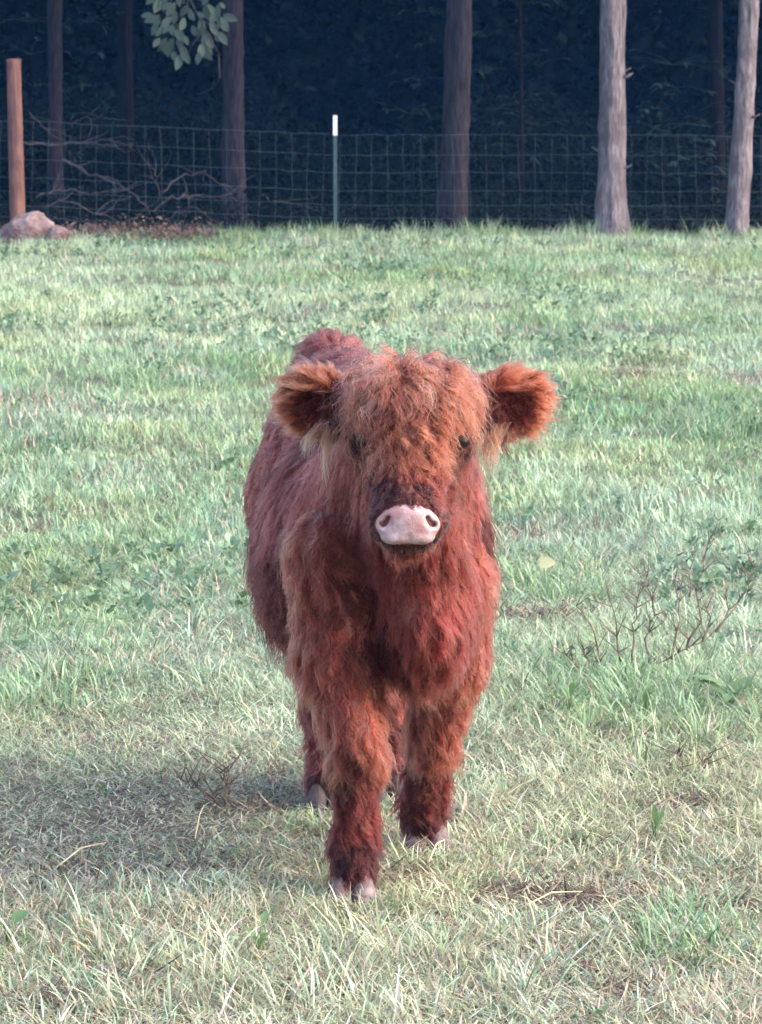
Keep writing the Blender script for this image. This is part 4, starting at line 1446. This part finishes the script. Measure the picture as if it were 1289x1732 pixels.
def groom(P, Nn, tg):
    """guide strands: (n, KP, 3) offsets from the root, and a colour"""
    n = len(P)
    par = np.array([REG[t][:5] for t in TAGS])[tg]
    flow = np.array([REG[t][5] for t in TAGS])[tg]
    col = np.array([REG[t][6] for t in TAGS])[tg].copy()
    L, lift, grav, wa, wf = [par[:, i].copy() for i in range(5)]
    isear = tg == TI['ear']
    # outward sense of x from the local axis of the calf
    axis_x = np.interp(P[:, 1], [4.8, 5.2, 5.9], [0.045, 0.02, -0.09])
    sgn = np.tanh((P[:, 0] - axis_x) / 0.03)
    fl = flow.copy(); fl[:, 0] = flow[:, 0] * sgn
    # ears: out along the ear, radiating from its middle
    for eb, et in ((ear_l_base, ear_l_tip), (ear_r_base, ear_r_tip)):
        side = isear & (np.sign(P[:, 0] - 0.045) == np.sign(et[0] - eb[0]))
        ax = (et - eb) / np.linalg.norm(et - eb)
        mid = eb * 0.6 + et * 0.4
        rad = P - mid; rad[:, 1] *= 0.3
        rad = nrm(rad)
        fl[side] = (ax * 0.75 + rad * 0.9)[side]
        low = side & (P[:, 2] < mid[2] - 0.014)
        up = side & (P[:, 2] > mid[2] + 0.012)
        s_ = ((P - eb) @ ax) / np.linalg.norm(et - eb)
        inner = low & (s_ < 0.62)
        L[inner] *= np.where(rng.uniform(0, 1, inner.sum()) < 0.07, rng.uniform(1.4, 2.8, inner.sum()), 0.75); grav[inner] = 1.0; lift[inner] = 0.3
        col[inner] = np.array([0.52, 0.22, 0.12])
        tipm = side & (s_ > 0.75)
        L[tipm] *= 0.95; col[tipm] = np.array([0.60, 0.21, 0.10])
        # the cup of the ear: dark short hair
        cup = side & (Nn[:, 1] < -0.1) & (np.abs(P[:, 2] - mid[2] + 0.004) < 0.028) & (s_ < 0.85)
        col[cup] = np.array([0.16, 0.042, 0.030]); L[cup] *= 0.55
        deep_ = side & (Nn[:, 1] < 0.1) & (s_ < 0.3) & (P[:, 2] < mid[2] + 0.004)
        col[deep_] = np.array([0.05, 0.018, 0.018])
    isf = (tg == TI['face'])
    top = isf & (P[:, 2] > A3(690, 758, 4.93)[2])                  # brow: belongs to the forelock
    front = np.abs(P[:, 0] - 0.045) < 0.060
    t2 = top & front
    L[t2] = 0.036; lift[t2] = 0.36; wa[t2] = 0.0055; wf[t2] = 30; grav[t2] = 0.8; col[t2] = (0.48, 0.165, 0.088); fl[t2] = np.stack([0.25 * sgn, -0.3 + 0 * sgn, -0.9 + 0 * sgn], 1)[t2]
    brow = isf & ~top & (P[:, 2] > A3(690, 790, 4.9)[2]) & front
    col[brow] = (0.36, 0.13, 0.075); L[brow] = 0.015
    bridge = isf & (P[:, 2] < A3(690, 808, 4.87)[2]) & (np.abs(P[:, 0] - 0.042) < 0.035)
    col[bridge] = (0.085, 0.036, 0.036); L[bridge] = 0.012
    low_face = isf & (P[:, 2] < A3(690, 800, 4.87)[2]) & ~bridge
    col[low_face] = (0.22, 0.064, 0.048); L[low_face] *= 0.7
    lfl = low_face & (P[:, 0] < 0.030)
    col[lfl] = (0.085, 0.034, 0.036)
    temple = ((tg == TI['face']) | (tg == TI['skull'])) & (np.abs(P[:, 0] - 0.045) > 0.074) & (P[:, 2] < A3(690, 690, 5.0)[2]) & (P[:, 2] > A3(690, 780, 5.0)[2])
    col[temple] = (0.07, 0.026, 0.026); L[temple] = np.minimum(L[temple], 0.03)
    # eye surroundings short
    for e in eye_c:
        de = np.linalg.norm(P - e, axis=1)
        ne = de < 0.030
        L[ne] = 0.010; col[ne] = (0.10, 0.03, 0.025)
    # neck right below the head: keep short so the muzzle stays clear
    # patches of dark damp hair on the flank and belly
    nz = fbm(P, 7.0, 12, 3)
    bar = (tg == TI['barrel']) | (tg == TI['thigh'])
    dark = bar & (nz > 0.60)
    col[dark] *= 0.42
    belly = (tg == TI['barrel']) & (Nn[:, 2] < -0.25)
    L[belly] *= 1.25; lift[belly] *= 0.7
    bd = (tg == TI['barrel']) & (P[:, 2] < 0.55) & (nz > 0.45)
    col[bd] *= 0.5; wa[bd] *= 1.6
    lowdark = ((tg == TI['foreleg_low']) | (tg == TI['hindleg_low'])) & (nz > 0.52)
    col[lowdark] *= 0.55
    # damp dark locks; the one below the knee is shade painted in
    for px_, py_, yy_, rr_ in ((512, 812, 5.45, 0.028), (430, 900, 5.5, 0.03), (470, 965, 5.45, 0.045), (450, 1000, 5.45, 0.04), (832, 880, 5.2, 0.03), (765, 1060, 5.12, 0.03), (500, 850, 5.4, 0.02), (590, 1300, 5.0, 0.022), (455, 760, 5.6, 0.025), (440, 830, 5.55, 0.02), (838, 930, 5.2, 0.022)):
        q_ = A3(px_, py_, yy_)
        m_ = np.linalg.norm((P - q_) * [1, 0.35, 1], axis=1) < rr_ * np.exp(rng.normal(0, 0.25, n))
        col[m_] *= 0.30; L[m_] *= 1.25
    for px_, py_, yy_, rr_ in ((598, 1010, 5.10, 0.045), (622, 1080, 5.09, 0.05), (645, 1140, 5.08, 0.04)):  # chest furrow: its shade, as well as damp, painted into the coat colour
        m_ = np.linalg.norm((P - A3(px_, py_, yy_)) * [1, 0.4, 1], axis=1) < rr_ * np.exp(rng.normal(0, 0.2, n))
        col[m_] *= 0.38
    pl_ = ((tg == TI['poll']) | (tg == TI['skull'])) & (rng.uniform(0, 1, n) < np.where(P[:, 0] > 0.05, 0.20, 0.10))
    col[pl_] = (0.85, 0.46, 0.27)
    base_c = np.array([REG[t][6] for t in TAGS])[tg]
    tr_ = bar | (tg == TI['chest']) | (tg == TI['shoulder']) | (tg == TI['foreleg_up'])
    col[tr_] = np.maximum(col, 0.36 * base_c)[tr_]
    # clump by clump variation
    col *= np.exp(rng.normal(-0.03, 0.30, n))[:, None]
    col[:, 1] *= np.exp(rng.normal(0, 0.08, n))
    L *= np.exp(rng.normal(0, 0.22, n))
    lift *= np.exp(rng.normal(0, 0.25, n))
    # direction noise
    fl = nrm(fl + 0.35 * np.stack([fbm(P, 11, 61, 2) - 0.5, fbm(P, 11, 62, 2) - 0.5, fbm(P, 11, 63, 2) - 0.5], 1) * 2 + rng.normal(0, 0.10, (n, 3)))
    ft = fl - Nn * (fl * Nn).sum(1, keepdims=True)
    ft = nrm(ft)
    off = np.zeros((n, KP, 3)); p = np.zeros((n, 3))
    g_ = np.array([0, 0, -1.0])
    for i in range(1, KP):
        s = (i - 0.5) / (KP - 1)
        d = nrm(Nn * (lift * (1.15 - s))[:, None] + ft * (1 - lift)[:, None] + g_ * (grav * s * 0.8)[:, None])
        p = p + d * (L / (KP - 1))[:, None]
        off[:, i] = p
    d0 = nrm(off[:, -1] + 1e-6)
    u = nrm(np.cross(d0, Nn) + 1e-6); w = nrm(np.cross(d0, u))
    ph = rng.uniform(0, 6.283, n); fr = wf * np.exp(rng.normal(0, 0.2, n))
    for i in range(1, KP):
        s = i / (KP - 1)
        a = 6.283 * fr * L * s + ph
        off[:, i] += (wa * min(1, s * 1.6))[:, None] * ((np.sin(a) - np.sin(ph))[:, None] * u + 0.5 * (np.cos(a) - np.cos(ph))[:, None] * w)
    return off, col, L


ttag = tags_of(tc)
dens = np.ones(len(tc))
for t, k in (('skull', 2.4), ('poll', 2.4), ('face', 2.4), ('muzzle', 3.0), ('jaw', 1.8), ('ear', 3.2), ('foreleg_low', 1.8), ('fetlock', 2.2), ('knee', 1.5), ('neck', 1.1), ('thigh', 0.7), ('hip', 0.8), ('hindleg_low', 1.3)):
    dens[ttag == TI[t]] = k
tn = nrm(np.cross(co[tr[:, 1]] - co[tr[:, 0]], co[tr[:, 2]] - co[tr[:, 0]]))
view = nrm(np.array([0, 0, CAM_H]) - tc)
dens *= np.where((tn * view).sum(1) < -0.35, 0.35, 1.0)
# no hair on the bare nose or in the eyes
dn = np.linalg.norm((tc - (nc + [0, 0.008, -0.004])) / np.array([0.054, 0.036, 0.029]), axis=1)
dens[dn < 1.0] = 0
for e in eye_c:
    dens[np.linalg.norm(tc - e, axis=1) < 0.013] = 0

NG, NH = 8000, 185000
gP, gN = sample(NG, dens)
gT = tags_of(gP)
gO, gC, gL = groom(gP, gN, gT)
kd = KDTree(NG)
for i in range(NG):
    kd.insert(gP[i], i)
kd.balance()
cP, cN = sample(NH, dens)
cT = tags_of(cP)
near = np.array([kd.find(p)[1] for p in cP])
sv = np.linspace(0, 1, KP)
clump = np.clip(rng.normal(0.62, 0.22, NH), 0, 0.95)
lenf = np.clip(rng.normal(0.95, 0.2, NH), 0.35, 1.5)
strands = cP[:, None, :] + gO[near] * lenf[:, None, None]
strands += (gP[near] - cP)[:, None, :] * (clump[:, None] * sv[None, :] ** 1.3)[:, :, None]
fz = rng.normal(0, 1, (NH, 3)) * 0.11 * gL[near][:, None]
strands += fz[:, None, :] * (sv[None, :, None] ** 1.5)
wig = rng.normal(0, 1, (NH, KP, 3)) * 0.0007; wig[:, 0] = 0
strands += wig
strands[:, 0] -= cN * 0.004
# keep the bare nose clear
d = (strands - (nc + [0, 0.004, -0.006])) / np.array([0.052, 0.034, 0.026])
dl = np.linalg.norm(d, axis=2)
infr = dl < 1.0
ok = ~infr.any(1)
for e in eye_c:                                                # part the fringe over the eyes
    over = ((np.hypot((strands[:, :, 0] - e[0]) / 0.020, (strands[:, :, 2] - e[2] + 0.005) / 0.010) < 1) & (strands[:, :, 1] < e[1] + 0.01)).any(1)
    ok &= ~(over & (rng.uniform(0, 1, NH) < 0.88))
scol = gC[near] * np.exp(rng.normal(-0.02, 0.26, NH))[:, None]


FUR_GAIN = np.array([0.36, 0.225, 0.245])


def hair_obj(name, S, C, rad, mat, parent, tip=0.25):
    cu = bpy.data.hair_curves.new(name)
    n = len(S)
    cu.add_curves([KP] * n)
    cu.attributes['position'].data.foreach_set('vector', (S - np.array(CALF_O)).astype(np.float32).ravel())
    ra = cu.attributes.get('radius') or cu.attributes.new('radius', 'FLOAT', 'POINT')
    r = rad * np.exp(rng.normal(0, 0.2, n))[:, None] * (1 - (1 - tip) * sv[None, :] ** 2)
    ra.data.foreach_set('value', r.astype(np.float32).ravel())
    ca = cu.attributes.new('hcol', 'FLOAT_COLOR', 'POINT')
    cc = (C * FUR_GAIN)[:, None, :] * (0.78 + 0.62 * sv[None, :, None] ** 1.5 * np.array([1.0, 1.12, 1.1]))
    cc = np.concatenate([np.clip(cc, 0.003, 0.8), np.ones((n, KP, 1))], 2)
    ca.data.foreach_set('color', cc.astype(np.float32).ravel())
    cu.materials.append(mat)
    o = bpy.data.objects.new(name, cu)
    link(o, parent)
    return o


def fur_mat():
    m = bpy.data.materials.new('calf_fur'); m.use_nodes = True
    N, L = m.node_tree.nodes, m.node_tree.links
    N.remove(N['Principled BSDF'])
    a = N.new('ShaderNodeAttribute'); a.attribute_name = 'hcol'
    h = N.new('ShaderNodeBsdfHairPrincipled')
    h.model = 'CHIANG'
    h.parametrization = 'COLOR'
    h.inputs['Roughness'].default_value = 0.5
    h.inputs['Radial Roughness'].default_value = 0.5
    h.inputs['Coat'].default_value = 0.0
    h.inputs['IOR'].default_value = 1.25
    L.new(a.outputs['Color'], h.inputs['Color'])
    L.new(h.outputs[0], N['Material Output'].inputs['Surface'])
    return m


M['fur'] = fur_mat()
scene.cycles_curves.shape = 'RIBBONS'
cat_f = np.isin(cT, [TI['poll'], TI['skull']])
cat_e = cT == TI['ear']
cat_b = ~(cat_f | cat_e)
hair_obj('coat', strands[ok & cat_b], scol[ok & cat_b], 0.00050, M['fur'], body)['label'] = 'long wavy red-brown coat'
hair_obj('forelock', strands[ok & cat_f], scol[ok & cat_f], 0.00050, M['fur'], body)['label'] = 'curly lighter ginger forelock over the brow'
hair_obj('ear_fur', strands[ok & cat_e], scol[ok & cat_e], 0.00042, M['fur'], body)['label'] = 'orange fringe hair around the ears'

# long pale wisps hanging from the inner ears
WS, WC = [], []
for wx, wy in ((548, 722), (560, 728), (538, 716), (838, 726), (848, 720), (828, 732)):
    nw = 26
    root = A3(wx, wy, 4.985)
    ln = rng.uniform(0.04, 0.085)
    tipd = np.array([rng.normal(0, 0.012), rng.normal(-0.005, 0.006), -ln])
    r0 = root + rng.normal(0, 0.007, (nw, 3))
    t1 = root + tipd * rng.uniform(0.6, 1.1, (nw, 1)) + rng.normal(0, 0.004, (nw, 3))
    S = r0[:, None, :] * (1 - sv[None, :, None]) + t1[:, None, :] * sv[None, :, None]
    S[:, :, 0] += 0.004 * np.sin(sv * 5 + rng.uniform(0, 6))[None, :]
    WS.append(S); WC.append(np.array([[0.80, 0.42, 0.25]]) * np.exp(rng.normal(0, 0.2, (nw, 1))))
hair_obj('ear_wisps', np.concatenate(WS), np.concatenate(WC), 0.00055, M['fur'], body)['label'] = 'long pale wisps hanging below the ears'

# tail switch
nt_ = 900
ts = rng.uniform(0.2, 1, nt_)
base_p = np.array(tb) + np.stack([rng.normal(0, 0.016, nt_), 0.05 + rng.normal(0, 0.016, nt_), -0.05 - 0.42 * ts], 1)
S = base_p[:, None, :] + sv[None, :, None] * np.stack([rng.normal(0, 0.02, nt_), rng.normal(0, 0.02, nt_), -0.10 + 0 * ts], 1)[:, None, :]
hair_obj('tail_hair', S, np.array([[0.27, 0.07, 0.05]]) * np.exp(rng.normal(0, 0.2, (nt_, 1))), 0.0006, M['fur'], tail)


# ------------------------------------------------------------------ haze
hm = bpy.data.materials.new('haze_air'); hm.use_nodes = True
HN, HL = hm.node_tree.nodes, hm.node_tree.links
HN.remove(HN['Principled BSDF'])
pv = HN.new('ShaderNodeVolumePrincipled')
pv.inputs['Color'].default_value = (0.11, 0.39, 1.0, 1)
pv.inputs['Density'].default_value = 0.00055
pv.inputs['Anisotropy'].default_value = 0.0
HL.new(pv.outputs[0], HN['Material Output'].inputs['Volume'])
mb = MB(); mb.box((0, 60, 9.5), (124, 170, 23))
hz = mb.build('haze', hm, None, False)
tag(hz, 'thin bluish morning haze hanging in the air', 'haze', kind='stuff')
